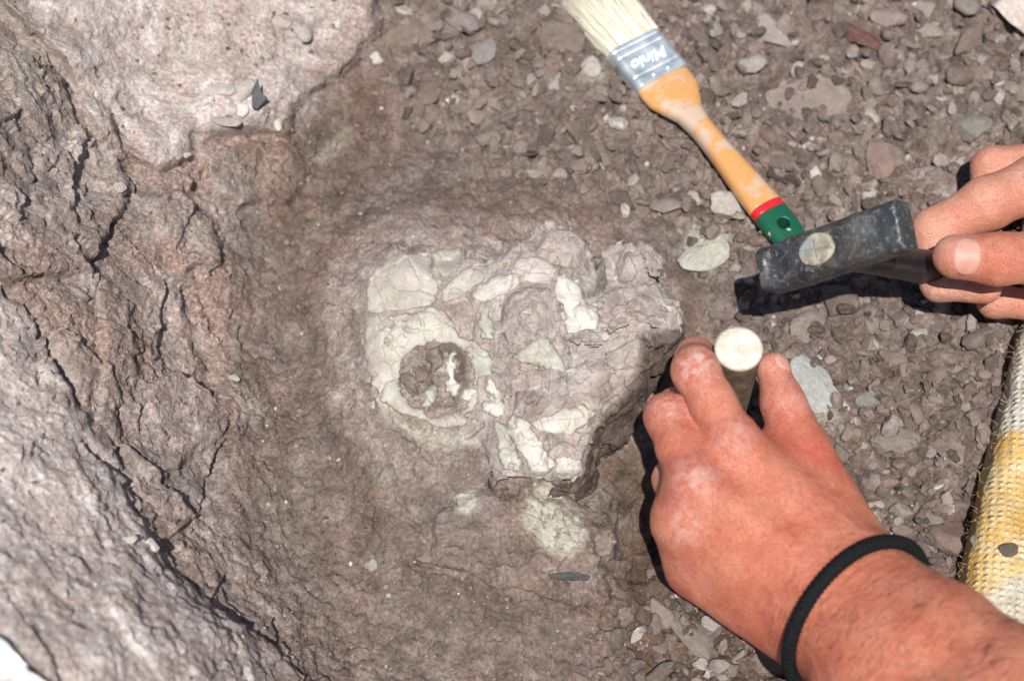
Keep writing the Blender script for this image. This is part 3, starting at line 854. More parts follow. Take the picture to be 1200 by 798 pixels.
mv, mf = surface_nets(f_matrix, (lo[0]-.004, lo[1]-.004, -.012), (hi[0]+.004, hi[1]+.004, .075), .0009, .004)
skull = empty('fossil_skull', P(600, 420, .0))
tag(skull, 'pale grey fossil skull with two round eye sockets exposed in its rock block', 'fossil skull')
matrix = under(mesh_obj('rock_matrix', mv, mf, M_MATRIX), skull)
matrix['label'] = 'grey rock matrix around the bone'
bvh = BVHTree.FromPolygons([tuple(q) for q in mv], [tuple(map(int, q)) for q in mf])
if bvh.ray_cast(Vector(CAM), Vector(rays(600., 420.)).normalized())[1].z < 0: matrix.data.flip_normals()
# pale dusty top, darker fresh break on the flanks below the rim
ins = polysdf(mv[:, 0], mv[:, 1], OUTW)
attr(matrix, 'pale', sstep(-.013, -.006, mv[:, 2]-topf(mv[:, 0], mv[:, 1])+fbm(mv, .012, 3, 9)*.004)*(1-.85*(1-sstep(-.003, .004, polysdf(mv[:, 0], mv[:, 1], XY([(470,430),(490,408),(530,402),(548,420),(550,460),(530,484),(500,484),(474,462)], .04)))))*(1-.92*(1-sstep(-.003, .003, polysdf(mv[:, 0], mv[:, 1], XY([(748,412),(800,396),(800,470),(765,530),(690,560),(696,508),(726,476),(744,450)], .05))))))
attr(matrix, 'tone', worley(mv, .017, 205)[3][:, 0])

def plate(name, poly, mat, thick=.0024, bulge=0.0, hole=None, edge=1.5, blur=3, label=None, seed=0, jag=4.5, step=1.45, parent=None, rel=.0007, matpale=.35):
    """a piece of bone lying on the matrix: its surface dips under the rock all round its broken outline"""
    pl = np.array(poly, float); mg = 6
    us = np.arange(pl[:, 0].min()-mg, pl[:, 0].max()+mg, step); vs = np.arange(pl[:, 1].min()-mg, pl[:, 1].max()+mg, step)
    a, b = np.meshgrid(us, vs)
    rr_ = rays(a, b); depth = np.empty(a.shape)
    o3 = Vector(CAM)
    rn = np.linalg.norm(rr_, axis=2)
    for i in range(a.shape[0]):
        for j in range(a.shape[1]):
            h = bvh.ray_cast(o3, Vector(rr_[i, j]/rn[i, j]))
            g = (CAM-gpos(a[i, j], b[i, j]))@CZ
            depth[i, j] = min(h[3]/rn[i, j], g) if h[0] else g
    raw = depth
    sm = boxblur(boxblur(depth, blur), blur)
    pts = np.stack([a.ravel()/1950, b.ravel()/1950, np.full(a.size, seed*.37)], 1)
    n1 = fbm(pts, .009, 4, 50+seed, .65).reshape(a.shape)*jag; n2 = fbm(pts, .009, 4, 60+seed, .65).reshape(a.shape)*jag
    fj, _, _ = facets(pts, .0052, 90+seed, .8); n1 = n1+fj.reshape(a.shape)*1.5; n2 = n2-fj.reshape(a.shape)*1.3
    sd = polysdf(a+n1, b+n2, pl)
    if hole is not None: sd = np.maximum(sd, -polysdf(a+n1, b+n2, np.array(hole, float)))
    sd = sd-1.4
    prof = sstep(edge*.6, -edge*.6, sd)
    wid = max(4.0, -sd.min())
    off = -.0030+prof*(.0030+thick)+bulge*np.sqrt(np.clip(-sd/wid, 0, 1))
    # cracks through the piece and sediment still lying over parts of it
    F1c, F2c, _, _ = worley(pts+fbm(pts, .008, 2, 33)[:, None]*.004, .019, 130+seed)
    off = off-.0022*np.exp(-((F2c-F1c)/.045)**2).reshape(a.shape)*(prof > .5)
    cover = sstep(.36, .56, fbm(pts, .014, 4, 140+seed, .6).reshape(a.shape)+.22*sstep(-5, 0, sd))
    off = off-cover*(thick+.0016)
    rel_n = fbm(pts, .006, 4, 70+seed).reshape(a.shape)*rel
    f4, _, _ = facets(pts, .009, 80+seed, .5); rel_n = rel_n+f4.reshape(a.shape)*rel*1.0
    inside = sstep(3, -4, sd)
    dd = (raw*(1-inside)+sm*inside)-off-rel_n
    pos = CAM+rr_*dd[..., None]
    F = grid_faces(*a.shape)
    keep = (sd.ravel()[F] < 3.0).any(1)
    F = F[keep]; used = np.unique(F); re = np.full(a.size, -1); re[used] = np.arange(len(used))
    ob = under(mesh_obj(name, pos.reshape(-1, 3)[used], re[F], mat), parent or skull)
    if ob.data.polygons[len(F)//2].normal.z < 0: ob.data.flip_normals()
    if label: ob['label'] = label
    attr(ob, 'edge', np.clip(np.exp(np.minimum(sd, 0)/3.0)*.9+.6*cover, 0, 1).ravel()[used])
    if mat is M_MATRIX:
        attr(ob, 'pale', np.full(len(used), matpale)); attr(ob, 'tone', np.full(len(used), .5))
    return ob
def circ(cx, cy, rx, ry, n=22, rot=0):
    t = np.linspace(0, 2*math.pi, n, endpoint=False); c, s = math.cos(rot), math.sin(rot)
    x, y = rx*np.cos(t), ry*np.sin(t)
    return list(zip(cx+c*x-s*y, cy+s*x+c*y))
ORB = [(466,438),(472,418),(488,406),(510,401),(532,404),(548,414),(556,430),(556,456),(546,478),(528,488),(504,488),(482,478),(469,460)]
plate('bone_plate', [(431,366),(432,330),(440,312),(470,297),(503,295),(506,318),(520,330),(508,352),(505,358),(470,364)], M_BONE, 0.0028, .002, seed=1, label='large upper left skull roof plate')
plate('bone_plate', [(430,370),(470,367),(505,361),(522,366),(532,384),(538,396),(552,404),(560,420),(560,470),(548,484),(560,496),(520,500),(478,488),(446,468),(431,436),(428,400)], M_BONE, 0.0028, .003, hole=ORB, seed=2, label='plate with the left eye socket')
plate('bone_plate', [(508,296),(540,292),(547,298),(530,318),(521,327),(508,316)], M_BONE, 0.0024, .001, seed=3)
plate('bone_plate', [(512,350),(528,330),(546,316),(572,314),(566,330),(540,346),(524,357)], M_BONE, 0.0026, .001, seed=4)
plate('bone_fragment', [(558,298),(580,300),(598,302),(598,308),(576,308),(562,303)], M_BONEW, 0.0026, .0006, seed=5)
plate('bone_fragment', [(553,350),(560,334),(584,324),(604,322),(607,332),(590,344),(572,354),(556,356)], M_BONEW, 0.0032, .0022, seed=6, label='white rim piece of the right eye socket')
plate('bone_fragment', [(602,306),(618,301),(640,304),(650,314),(646,330),(626,334),(606,330),(598,318)], mat_bone('pinkish_bone', (.50,.44,.40), (.60,.55,.50), (.42,.35,.31), .6), .002, .002, seed=7)
plate('bone_fragment', [(653,324),(664,320),(676,330),(680,348),(696,362),(704,374),(700,386),(682,388),(664,390),(662,362),(650,340)], M_BONEW, 0.0036, .0016, seed=8, label='bright white bone flake right of the right eye socket')
plate('bone_fragment', [(600,418),(616,408),(632,396),(644,398),(654,412),(662,430),(660,438),(644,434),(624,426)], M_BONEG, 0.0032, .001, seed=9, label='greenish white triangular flake')
plate('bone_fragment', [(562,356),(572,354),(572,372),(580,388),(576,398),(564,398),(560,378)], M_BONEG, 0.0026, .0012, seed=10)
plate('bone_fragment', [(549,404),(558,398),(566,408),(576,420),(574,438),(562,442),(553,426)], M_BONEG, 0.0026, .0016, seed=11)
plate('bone_fragment', [(564,474),(570,440),(576,442),(590,472),(592,484),(582,488),(566,482)], M_BONEW, 0.0036, .002, seed=12)
plate('bone_fragment', [(542,466),(548,456),(560,454),(561,466),(552,472)], M_BONEW, 0.0032, .001, seed=13)
plate('bone_fragment', [(520,420),(530,414),(536,428),(534,446),(540,452),(532,464),(522,458),(526,440)], M_BONEW, 0.0052, .0035, seed=14, label='white fragment inside the left eye socket')
plate('bone_fragment', [(490,462),(502,456),(510,452),(514,462),(506,476),(494,478)], M_BONEG, 0.0042, .003, seed=15)
plate('rock_fragment', [(484,432),(498,428),(508,440),(506,450),(488,446)], M_MATRIX, .003, .003, seed=16)
plate('rock_fragment', [(500,410),(514,408),(518,424),(508,436),(500,424)], M_MATRIX, .003, .003, seed=17)
plate('rock_fragment', [(470,440),(482,438),(490,450),(486,462),(476,456)], M_MATRIX, .002, .002, seed=18)
plate('eye_socket_filling', [(587,384),(590,358),(602,342),(622,335),(640,339),(653,350),(658,368),(655,388),(646,402),(630,400),(620,409),(602,404),(592,396)], M_MATRIX, .0022, .0045, seed=19, edge=6, rel=.0012, matpale=1.0, label='rounded rock filling of the right eye socket')
plate('bone_fragment', [(608,364),(620,360),(622,368),(610,370)], M_BONEW, 0.0042, .0052, seed=20)
plate('jaw_bone', [(592,494),(604,486),(616,494),(626,510),(640,528),(648,544),(640,556),(630,570),(622,560),(616,540),(604,520),(594,506)], M_BONEW, 0.0047, .004, seed=21, rel=.0016, label='white splintered jaw bone at the lower edge')
plate('bone_fragment', [(622,494),(646,488),(664,478),(684,474),(696,484),(684,500),(668,508),(644,506),(630,504)], M_BONEW, 0.0032, .002, seed=22, rel=.0012)
plate('bone_fragment', [(578,492),(590,498),(602,522),(612,546),(606,556),(590,550),(582,530)], M_BONEG, 0.0032, .002, seed=23, rel=.0014)
plate('bone_fragment', [(648,540),(664,534),(680,538),(686,550),(668,560),(654,556)], M_BONEW, 0.0032, .003, seed=24)
plate('bone_fragment', [(772,342),(782,340),(790,352),(788,366),(776,360)], M_BONEW, 0.0032, .002, seed=25)
plate('bone_fragment', [(700,392),(710,388),(716,394),(708,402)], M_BONEW, 0.0030, .001, seed=26)
plate('bone_fragment', [(626,450),(634,448),(642,460),(630,462)], M_BONEW, 0.0030, .001, seed=27)

# ================================================================== PAINT BRUSH
def frame(a, b, up=(0, 0, 1)):
    X = np.asarray(b, float)-np.asarray(a, float); L = np.linalg.norm(X); X /= L
    Y = np.cross(up, X); Y /= np.linalg.norm(Y); Zv = np.cross(X, Y)
    return X, Y, Zv, L
f0 = P(711, 57, .016); f1_ = P(776, 92, .016)
hb = P(776, 95, .015); he = P(936, 291, .013)
ax0 = P(744, 50, .016)
bX, bY, bZ, bL = frame(hb, he)
brush = empty('paint_brush', hb-np.array([0, 0, .012]))
tag(brush, 'flat paint brush with cream bristles, metal ferrule and orange handle with green tip', 'paint brush')
def bw(loc): return hb+loc[..., 0:1]*bX+loc[..., 1:2]*bY+loc[..., 2:3]*bZ
HS = np.array([0, .04, .09, .15, .21, .30, .42, .58, .74, .88, .95, 1.0])*bL
HW = np.array([.0190, .0195, .0188, .0145, .0098, .0078, .0080, .0097, .0113, .0116, .0105, .0088])
HT = np.array([.0058, .0060, .0062, .0064, .0068, .0072, .0074, .0074, .0070, .0062, .0054, .0044])
def f_handle(s0, s1):
    def f(p):
        x, y, zz = p[:, 0], p[:, 1], p[:, 2]
        wv = np.interp(x, HS, HW); tv = np.interp(x, HS, HT)
        e = (np.abs(y)/wv)**2.6+(np.abs(zz)/tv)**2.4
        d = (np.maximum(e, 1e-9)**(1/2.5)-1)*np.minimum(wv, tv)
        d = smax(d, x-bL, .004)
        d = np.maximum(d, .0040-np.sqrt((x-bL*.885)**2+y*y))
        return np.maximum(np.maximum(d, s0-x), x-s1)
    return f
wood = NM('varnished_wood')
grain = wood.noise(60, 6, .6, wood.mapped((3, 40, 40)))
wc = wood.mix(grain, (.50, .225, .07), (.64, .355, .14))
wear = wood.ramp(wood.noise(48, 5, .6), [(.51, 0), (.59, .8)])
wc = wood.mix(wear, wc, (.47, .385, .32))
wood.set(Base_Color=wc, Roughness=wood.math('ADD', .22, wood.math('MULTIPLY', wear, .4)), Specular_IOR_Level=.55, Normal=wood.bump(wear, .0004, -.5))
def enamel(name, col, chip, amt):
    k = NM(name); wv = k.ramp(k.noise(110, 4, .6), [(amt, 0), (amt+.03, 1)])
    k.set(Base_Color=k.mix(wv, k.mix(k.noise(200), tuple(c*.8 for c in col), col), chip), Roughness=.28, Normal=k.bump(wv, .0004, -.5)); return k.m
M_GREEN = enamel('green_enamel', (.010, .10, .055), (.62, .50, .36), .66); M_RED = enamel('red_enamel', (.62, .02, .03), (.55, .4, .3), .72)
def local_part(name, f, lo, hi, h, mat, parent, to_world, project=1):
    vv, ff = surface_nets(f, lo, hi, h, .002, project)
    ob = under(mesh_obj(name, to_world(vv), ff, mat), parent)
    return ob
sR0, sR1 = bL*.765, bL*.80
local_part('handle', f_handle(-.001, sR0), (-.003, -.022, -.009), (bL, .022, .009), .0008, wood.m, brush, bw, 0)
local_part('painted_band', f_handle(sR0, sR1), (sR0-.003, -.016, -.009), (sR1+.003, .016, .009), .0006, M_RED, brush, bw, 0)
local_part('painted_tip', f_handle(sR1, 1), (sR1-.003, -.016, -.009), (bL+.003, .016, .009), .0006, M_GREEN, brush, bw, 0)
# ferrule: rolled metal sleeve with two pressed grooves
FL = .034
M_TIN = NM('tin_plate'); tn = M_TIN.noise(90, 4, .5)
M_TIN.set(Base_Color=M_TIN.ramp(tn, [(.3, (.50, .58, .64)), (.7, (.72, .78, .82))]), Metallic=.75, Roughness=M_TIN.ramp(tn, [(.3, .42), (.7, .6)]), Normal=M_TIN.bump(M_TIN.noise(300, 3), .0003, .4))
M_TIN = M_TIN.m
def f_ferrule(p):
    x, y, zz = p[:, 0], p[:, 1], p[:, 2]
    gr = sum(.0006*np.exp(-((x-c)/.0006)**2) for c in (-.0065, -.0245, -.030))
    q1 = np.abs(y)-.0198+.0045; q2 = np.abs(zz)-.0075+.0045
    d = np.hypot(np.maximum(q1, 0), np.maximum(q2, 0))+np.minimum(np.maximum(q1, q2), 0)-.0045+gr
    return np.maximum(np.maximum(d, x-.001), -FL-x)
fer = local_part('ferrule', f_ferrule, (-FL-.003, -.023, -.010), (.004, .023, .010), .0006, M_TIN, brush, bw, 0)
for yy in (-.0055, .0055):
    t = np.linspace(0, math.pi/2, 6); prof_ = np.stack([np.cos(t)*.0021, np.sin(t)*.0016], 1)
    th = np.linspace(0, 2*math.pi, 16, endpoint=False)
    pv = np.array([[-.0028+r*math.cos(a), yy+r*math.sin(a), .0073+hh] for r, hh in prof_ for a in th])
    i = np.arange(6*16).reshape(6, 16); j = np.roll(i, -1, 1)
    under(mesh_obj('rivet', bw(pv), np.stack([i[:-1].ravel(), j[:-1].ravel(), j[1:].ravel(), i[1:].ravel()], 1), M_TIN), fer)
# embossed word on the ferrule
cu = bpy.data.curves.new('word', 'FONT'); cu.body = 'Minio'; cu.size = .0115; cu.shear = .35; cu.extrude = .0005; cu.offset = .00015
cu.align_x = 'CENTER'; cu.align_y = 'CENTER'
tmp = bpy.data.objects.new('word', cu); COL.objects.link(tmp)
dg = bpy.context.evaluated_depsgraph_get()
me = bpy.data.meshes.new_from_object(tmp.evaluated_get(dg)); bpy.data.objects.remove(tmp)
co = np.array([x.co[:] for x in me.vertices])
loc = np.stack([-.0155+co[:, 1], -co[:, 0], .0075+co[:, 2]], 1)
for x, c in zip(me.vertices, bw(loc)): x.co = c
me.materials.append(mat_simple('white_print', (.85, .88, .88), .4)); me.name = 'embossed_word'
ob = bpy.data.objects.new('embossed_word', me); COL.objects.link(ob); under(ob, fer)
# bristles
BV, BF = [], []; nb = 0
for k in range(5200):
    y0 = random.uniform(-1, 1); z0 = random.uniform(-1, 1)
    Lb = .056+random.uniform(-.003, .003)-.002*abs(y0)
    s = np.linspace(0, 1, 5)
    fan = 1+.17*s**1.4*random.uniform(.7, 1.3)
    pth = np.stack([-FL+.003-s*Lb, y0*.0186*fan+random.gauss(0, .0006)*s, (z0*.0064)*(1-.30*s)+random.gauss(0, .0005)*s+.0006*s], 1)
    tv, tf = tube(bw(pth), np.array([.00026, .00026, .00024, .0002, .0001]), 3)
    BV.append(tv); BF.append(tf+nb); nb += len(tv)
bris = under(mesh_obj('bristles', np.concatenate(BV), np.concatenate(BF), None), brush)
kb = NM('cream_bristle'); gi = kb.n('ShaderNodeNewGeometry')
kb.set(Base_Color=kb.ramp(gi.outputs['Random Per Island'], [(0, (.62, .55, .42)), (.5, (.80, .75, .63)), (1, (.86, .83, .74))]), Roughness=.55)
bris.data.materials.append(kb.m); bris['kind'] = 'stuff'

# ================================================================== HAMMER
eyeC = P(957, 293, .138)
def camv(a, b, c): return a*CX+b*CY+c*CZ
hu = camv(.68, -.05, -.73); hu /= np.linalg.norm(hu)
hh_ = camv(.72, .25, .62); hh_ -= hh_@hu*hu; hh_ /= np.linalg.norm(hh_)
hw_ = np.cross(hu, hh_)
hammer = empty('hammer', eyeC)
tag(hammer, 'worn dark steel hammer with black handle gripped by the right hand', 'hammer')
def hm(loc): return eyeC+loc[..., 0:1]*hh_+loc[..., 1:2]*hw_+loc[..., 2:3]*hu
A0, A1 = -.040, .049
def f_head(p):
    a, b, c = p[:, 0], p[:, 1], p[:, 2]
    ww = np.interp(a, [A0, -.022, -.018, .018, .024, A1], [.0122, .0126, .0132, .0132, .0134, .0138])
    thk = np.interp(a, [A0, .014, A1], [.0115, .0115, .0085])
    cc = c-.0115
    q = np.stack([np.abs(b)-ww+.002, np.abs(cc)-thk+.002, np.maximum(A0-a, a-A1)+.002], 1)
    d = np.linalg.norm(np.maximum(q, 0), axis=1)+np.minimum(q.max(1), 0)-.002
    d = smax(d, (np.abs(b)+np.abs(cc)-(ww+thk)*.86)*.7, .001)          # chamfered long edges
    dent = np.sqrt((a+.027)**2*1.0+(b*.7)**2)-.006
    d = np.maximum(d, -(np.sqrt(np.maximum((a+.0275)**2+(b/1.35)**2, 0)+(c+.0095)**2)-.0122))
    d = np.maximum(d, -(np.hypot(np.abs(a-.018), c+.0006)-.0011))       # pressed line beside the eye
    d = d+fbm(p, .006, 3, 301)*.0005+np.maximum(fbm(p, .012, 2, 311)-.25, 0)*.0018
    eye = np.hypot(a/1.28, b)-.0084
    return np.maximum(d, -np.maximum(eye, -.0022+np.abs(c+.0001)))
kh = NM('worn_steel')
n1 = kh.noise(60, 6, .7); n2 = kh.noise(300, 4, .65)
hc = kh.ramp(n1, [(.3, (.030, .030, .032)), (.5, (.075, .077, .08)), (.62, (.13, .135, .14)), (.8, (.22, .20, .17))])
hc = kh.mix(kh.ramp(kh.noise(38, 4, .6), [(.5, 0), (.66, .75)]), hc, (.050, .066, .09))
hc = kh.mix(kh.ramp(n2, [(.54, 0), (.70, .7)]), hc, (.36, .34, .31))
gp = kh.n('ShaderNodeNewGeometry'); hc = kh.mix(kh.ramp(gp.outputs['Pointiness'], [(.53, 0), (.60, .75)]), hc, (.42, .41, .39))
hc = kh.mix(kh.ramp(gp.outputs['Pointiness'], [(.40, .7), (.48, 0)]), hc, (.16, .14, .12))
scr = kh.noise(90, 5, .7, kh.mapped((1, 9, 14), (.3, .5, .35)))
hc = kh.mix(kh.ramp(scr, [(.60, 0), (.66, .55)]), hc, (.30, .295, .285))
hc = kh.mix(kh.ramp(kh.noise(45, 5, .7), [(.56, 0), (.68, .6)]), hc, (.12, .085, .06))
kh.set(Base_Color=hc, Metallic=.55, Roughness=kh.ramp(n1, [(.3, .42), (.7, .7)]), Normal=kh.bump(n2, .0008, .8))
local_part('hammer_head', f_head, (A0-.004, -.018, -.004), (A1+.004, .018, .028), .0008, kh.m, hammer, hm, 0)
def f_end(p):
    d = np.hypot(p[:, 0]/1.28, p[:, 1])-.0086+fbm(p, .008, 2, 325)*.0012
    d = smax(d, np.abs(p[:, 2]-.002)-.0032, .0012)
    d = np.maximum(d, -np.maximum(np.abs(p[:, 1]-.15*p[:, 0])-.0005, p[:, 2]+.0002))
    d = np.maximum(d, -np.maximum(np.maximum(np.abs(p[:, 0]+.001)-.0004, np.abs(p[:, 1])-.005), p[:, 2]+.0002))
    return d+fbm(p, .004, 2, 320)*.0003
ke = NM('handle_end_wood'); en = ke.noise(160, 5, .65)
ke.set(Base_Color=ke.mix(ke.ramp(ke.noise(70, 4), [(.52, 0), (.66, .7)]), ke.ramp(en, [(.3, (.18, .14, .10)), (.5, (.31, .28, .22)), (.7, (.46, .43, .36))]), (.22, .27, .29)), Roughness=.7, Normal=ke.bump(en, .0008, .7))
local_part('handle_end', f_end, (-.016, -.014, -.004), (.016, .014, .008), .0005, ke.m, hammer, hm, 0)
hs = np.array([.020, .028, .04, .06, .09, .14, .20, .26, .285, .29])
hr = np.array([.0098, .0096, .0086, .0084, .0090, .0105, .0118, .0125, .0118, .006])
ring = np.linspace(0, 2*math.pi, 20, endpoint=False)
hv = np.array([[1.12*r*np.sign(math.cos(t))*abs(math.cos(t))**.75, .95*r*np.sign(math.sin(t))*abs(math.sin(t))**.75, s] for s, r in zip(hs, hr) for t in ring])
i = np.arange(len(hs)*20).reshape(len(hs), 20); j = np.roll(i, -1, 1)
kk = NM('black_handle'); kn = kk.noise(180, 5, .7)
kk.set(Base_Color=kk.mix(kk.ramp(kn, [(.52, 0), (.75, .5)]), (.010, .010, .013), (.05, .044, .04)), Roughness=.42, Normal=kk.bump(kn, .0006, .5))
under(mesh_obj('handle', hm(hv), np.stack([i[:-1].ravel(), j[:-1].ravel(), j[1:].ravel(), i[1:].ravel()], 1), kk.m), hammer)

# ================================================================== CHISEL
cT = P(866, 407, .140); cB = P(842, 528, .004)
cX, cY, cZ_, cL = frame(cB, cT, up=(0, 1, 0))
chisel = empty('chisel', cB)
tag(chisel, 'round brown chisel with flat cream striking end held upright by the left hand', 'chisel')
def lathe(prof, seg=40):
    pr = np.array(prof); th = np.linspace(0, 2*math.pi, seg, endpoint=False)
    vv = cB+pr[:, None, 0:1]*cX+pr[:, None, 1:2]*(np.cos(th)[None, :, None]*cY+np.sin(th)[None, :, None]*cZ_)
    i = np.arange(len(pr)*seg).reshape(len(pr), seg); j = np.roll(i, -1, 1)
    return vv.reshape(-1, 3), np.stack([i[:-1].ravel(), j[:-1].ravel(), j[1:].ravel(), i[1:].ravel()], 1)
RC = .0122
pr = [(.034, .0001), (.034, .006), (.038, .0095)]
for s in np.linspace(.042, cL-.004, 90):
    t = (s-.042)/(cL-.046)
    pr.append((s, RC*(.86+.14*t)+(.00022*math.sin(s*2600) if t > .62 else 0)))
ks = NM('ribbed_brown_shaft')
sn = ks.noise(120, 6, .7); 
ks.set(Base_Color=ks.mix(ks.ramp(sn, [(.35, 0), (.7, 1)]), (.085, .058, .035), (.24, .185, .125)), Roughness=.6, Normal=ks.bump(sn, .001, .6))
under(mesh_obj('shaft', *lathe(pr), ks.m), chisel)
kc = NM('cream_striking_face'); cn = kc.noise(130, 5, .65)
kc.set(Base_Color=kc.mix(kc.ramp(kc.noise(210, 6, .75), [(.52, 0), (.72, .7)]), kc.ramp(cn, [(.3, (.50, .42, .34)), (.5, (.64, .58, .49)), (.7, (.70, .67, .61))]), (.42, .35, .28)), Roughness=.6, Normal=kc.bump(kc.noise(260, 6, .7), .0014, .7))
under(mesh_obj('striking_end', *lathe([(cL-.0042, .0118), (cL-.0030, RC+.0003), (cL-.0012, RC+.0003), (cL-.0002, RC-.0006), (cL+.0002, RC-.0018), (cL+.0004, .006), (cL+.0004, .0002)]), kc.m), chisel)
under(mesh_obj('blade', *lathe([(.0, .0002), (.0002, .0022), (.012, .0048), (.030, .0055), (.0345, .0058)], 12), kh.m), chisel)

# ================================================================== CLOTH PAD
PADW = XY([(1203,368),(1188,430),(1168,510),(1150,588),(1128,690),(1112,790),(1104,880),(1500,1000),(1500,330),(1300,340)], .03)
def f_pad(p):
    d2 = polysdf(p[:, 0], p[:, 1], PADW)+fbm(p, .03, 2, 401)*.002
    ztop = .040+fbm(p*np.array([1, 1, 0]), .06, 2, 405)*.004
    q1 = d2+.016; q2 = np.abs(p[:, 2]-ztop*.5+.004)-ztop*.5-.004+.016
    d = np.hypot(np.maximum(q1, 0), np.maximum(q2, 0))+np.minimum(np.maximum(q1, q2), 0)-.016
    wv = np.sin(p[:, 0]*2*math.pi/.0044+p[:, 1]*180)*np.sin(p[:, 1]*2*math.pi/.0040-p[:, 0]*160)
    return d+wv*.00032*(.5+vnoise(p, .012, 415))+fbm(p, .004, 3, 410)*.0007
pv, pf = surface_nets(f_pad, (P(1090, 900, .0)[0], P(1150, 900, .03)[1], -.012), (.40, P(1200, 340, .03)[1]+.01, .052), .0013, .003)
kp = NM('yellow_weave')
w1 = kp.n('ShaderNodeTexWave', wave_type='BANDS', bands_direction='X'); w1.inputs['Scale'].default_value = 72; w1.inputs['Distortion'].default_value = 2.2; w1.inputs['Detail'].default_value = 3
w2 = kp.n('ShaderNodeTexWave', wave_type='BANDS', bands_direction='Y'); w2.inputs['Scale'].default_value = 80; w2.inputs['Distortion'].default_value = 2.2; w2.inputs['Detail'].default_value = 3
mpv = kp.mapped((1, 1, 1), (0, 0, math.radians(12)))
kp.l(mpv, w1.inputs['Vector']); kp.l(mpv, w2.inputs['Vector'])
cell = kp.math('MULTIPLY', kp.math('MULTIPLY', w1.outputs['Fac'], w2.outputs['Fac']), kp.ramp(kp.noise(130, 3), [(.35, .3), (.6, 1.2)]))
band = kp.attr('white')
yel = kp.ramp(kp.noise(45, 6, .7), [(.3, (.46, .27, .07)), (.48, (.58, .38, .13)), (.62, (.62, .49, .27)), (.76, (.60, .56, .46))])
whi = kp.ramp(kp.noise(60, 6, .7), [(.3, (.40, .36, .29)), (.6, (.60, .58, .52))])
pc = kp.mix(band, yel, whi)
pc = kp.mix(kp.ramp(cell, [(.45, 0), (.8, .55)]), pc, (.70, .67, .58))
pc = kp.mix(kp.ramp(kp.noise(170, 6, .75), [(.5, 0), (.70, .8)]), pc, (.36, .30, .22))
kp.set(Base_Color=pc, Roughness=.9, Specular_IOR_Level=.15, Normal=kp.bump(kp.math('ADD', cell, kp.noise(600, 3)), .0016, .8))
pad = mesh_obj('cloth_pad', pv, pf, kp.m)
tag(pad, 'dusty yellow and white woven cloth pad at the right edge under the forearm', 'cloth pad')
wz = np.zeros(len(pv))
for k, (poly, am) in enumerate([([(1170,340),(1600,340),(1600,520),(1240,505),(1160,498)], 1.0), ([(1160,690),(1210,670),(1260,720),(1230,780),(1160,740)], .9)]):
    pq = pv+fbm(pv, .02, 3, 50)[:, None]*.006
    wz = np.maximum(wz, am*(1-sstep(-.003, .004, polysdf(pq[:, 0], pq[:, 1], XY(poly, .04)))))
attr(pad, 'white', wz)
padbvh = BVHTree.FromPolygons([tuple(q) for q in pv], [tuple(map(int, q)) for q in pf])
if padbvh.ray_cast(Vector((.33, 0, .5)), Vector((0, 0, -1)))[1].z < 0: pad.data.flip_normals()
# loose fibres of the weave
FV, FF = [], []; nb = 0
sel = RNG.choice(np.flatnonzero(pv[:, 2] > .004), 2600)
for q in pv[sel]:
    dr = RNG.normal(size=3); dr[2] = abs(dr[2])*.6; dr /= np.linalg.norm(dr); d2 = RNG.normal(size=3)*.6
    L_ = RNG.uniform(.0015, .0045); s = np.linspace(0, 1, 4)[:, None]
    tv, tf = tube(q+dr*L_*s+d2*L_*s*s*.6, np.array([.00016, .00016, .00012, .00006]), 3)
    FV.append(tv); FF.append(tf+nb); nb += len(tv)
fib = under(mesh_obj('loose_fibres', np.concatenate(FV), np.concatenate(FF), mat_simple('fibre', (.72, .54, .24), .8, 0, .4, 60)), pad)
fib['kind'] = 'stuff'
for k, (px, py, s, lab) in enumerate([(1181, 645, 15, 'dark triangular stone chip lying on the yellow cloth pad'), (1141, 636, 10, 'small grey chip at the left edge of the yellow cloth pad'), (1146, 716, 9, 'pale grey grain on the yellow pad close to the forearm')]):
    rd = Vector(rays(float(px), float(py))).normalized(); h = padbvh.ray_cast(Vector(CAM), rd)
    if not h[0]: continue
    o = bpy.data.objects.new('stone_chip', MIDS[k+3]); COL.objects.link(o)
    o.location = h[0]+Vector((0, 0, .0012)); o.scale = (s*.00046, s*.00034, s*.0002); o.rotation_euler = (.2, .1, k*1.3); o.color = (.12, .09, .07, 1) if k == 0 else (.25, .22, .2, 1)
    tag(o, lab, 'stone chip')
# ================================================================== THE PERSON: two bare arms
def chain(p, pts, k):
    d = None
    for (a, ra), (b, rb) in zip(pts[:-1], pts[1:]):
        c = cone(p, a, b, ra, rb)
        d = c if d is None else smin(d, c, k)
    return d
def near(p, c, r): return np.exp(-((p-np.asarray(c))**2).sum(1)/(r*r))
person = empty('person', P(1180, 640, .0))
tag(person, 'person with bare tanned forearms working the fossil with hammer and chisel', 'person')

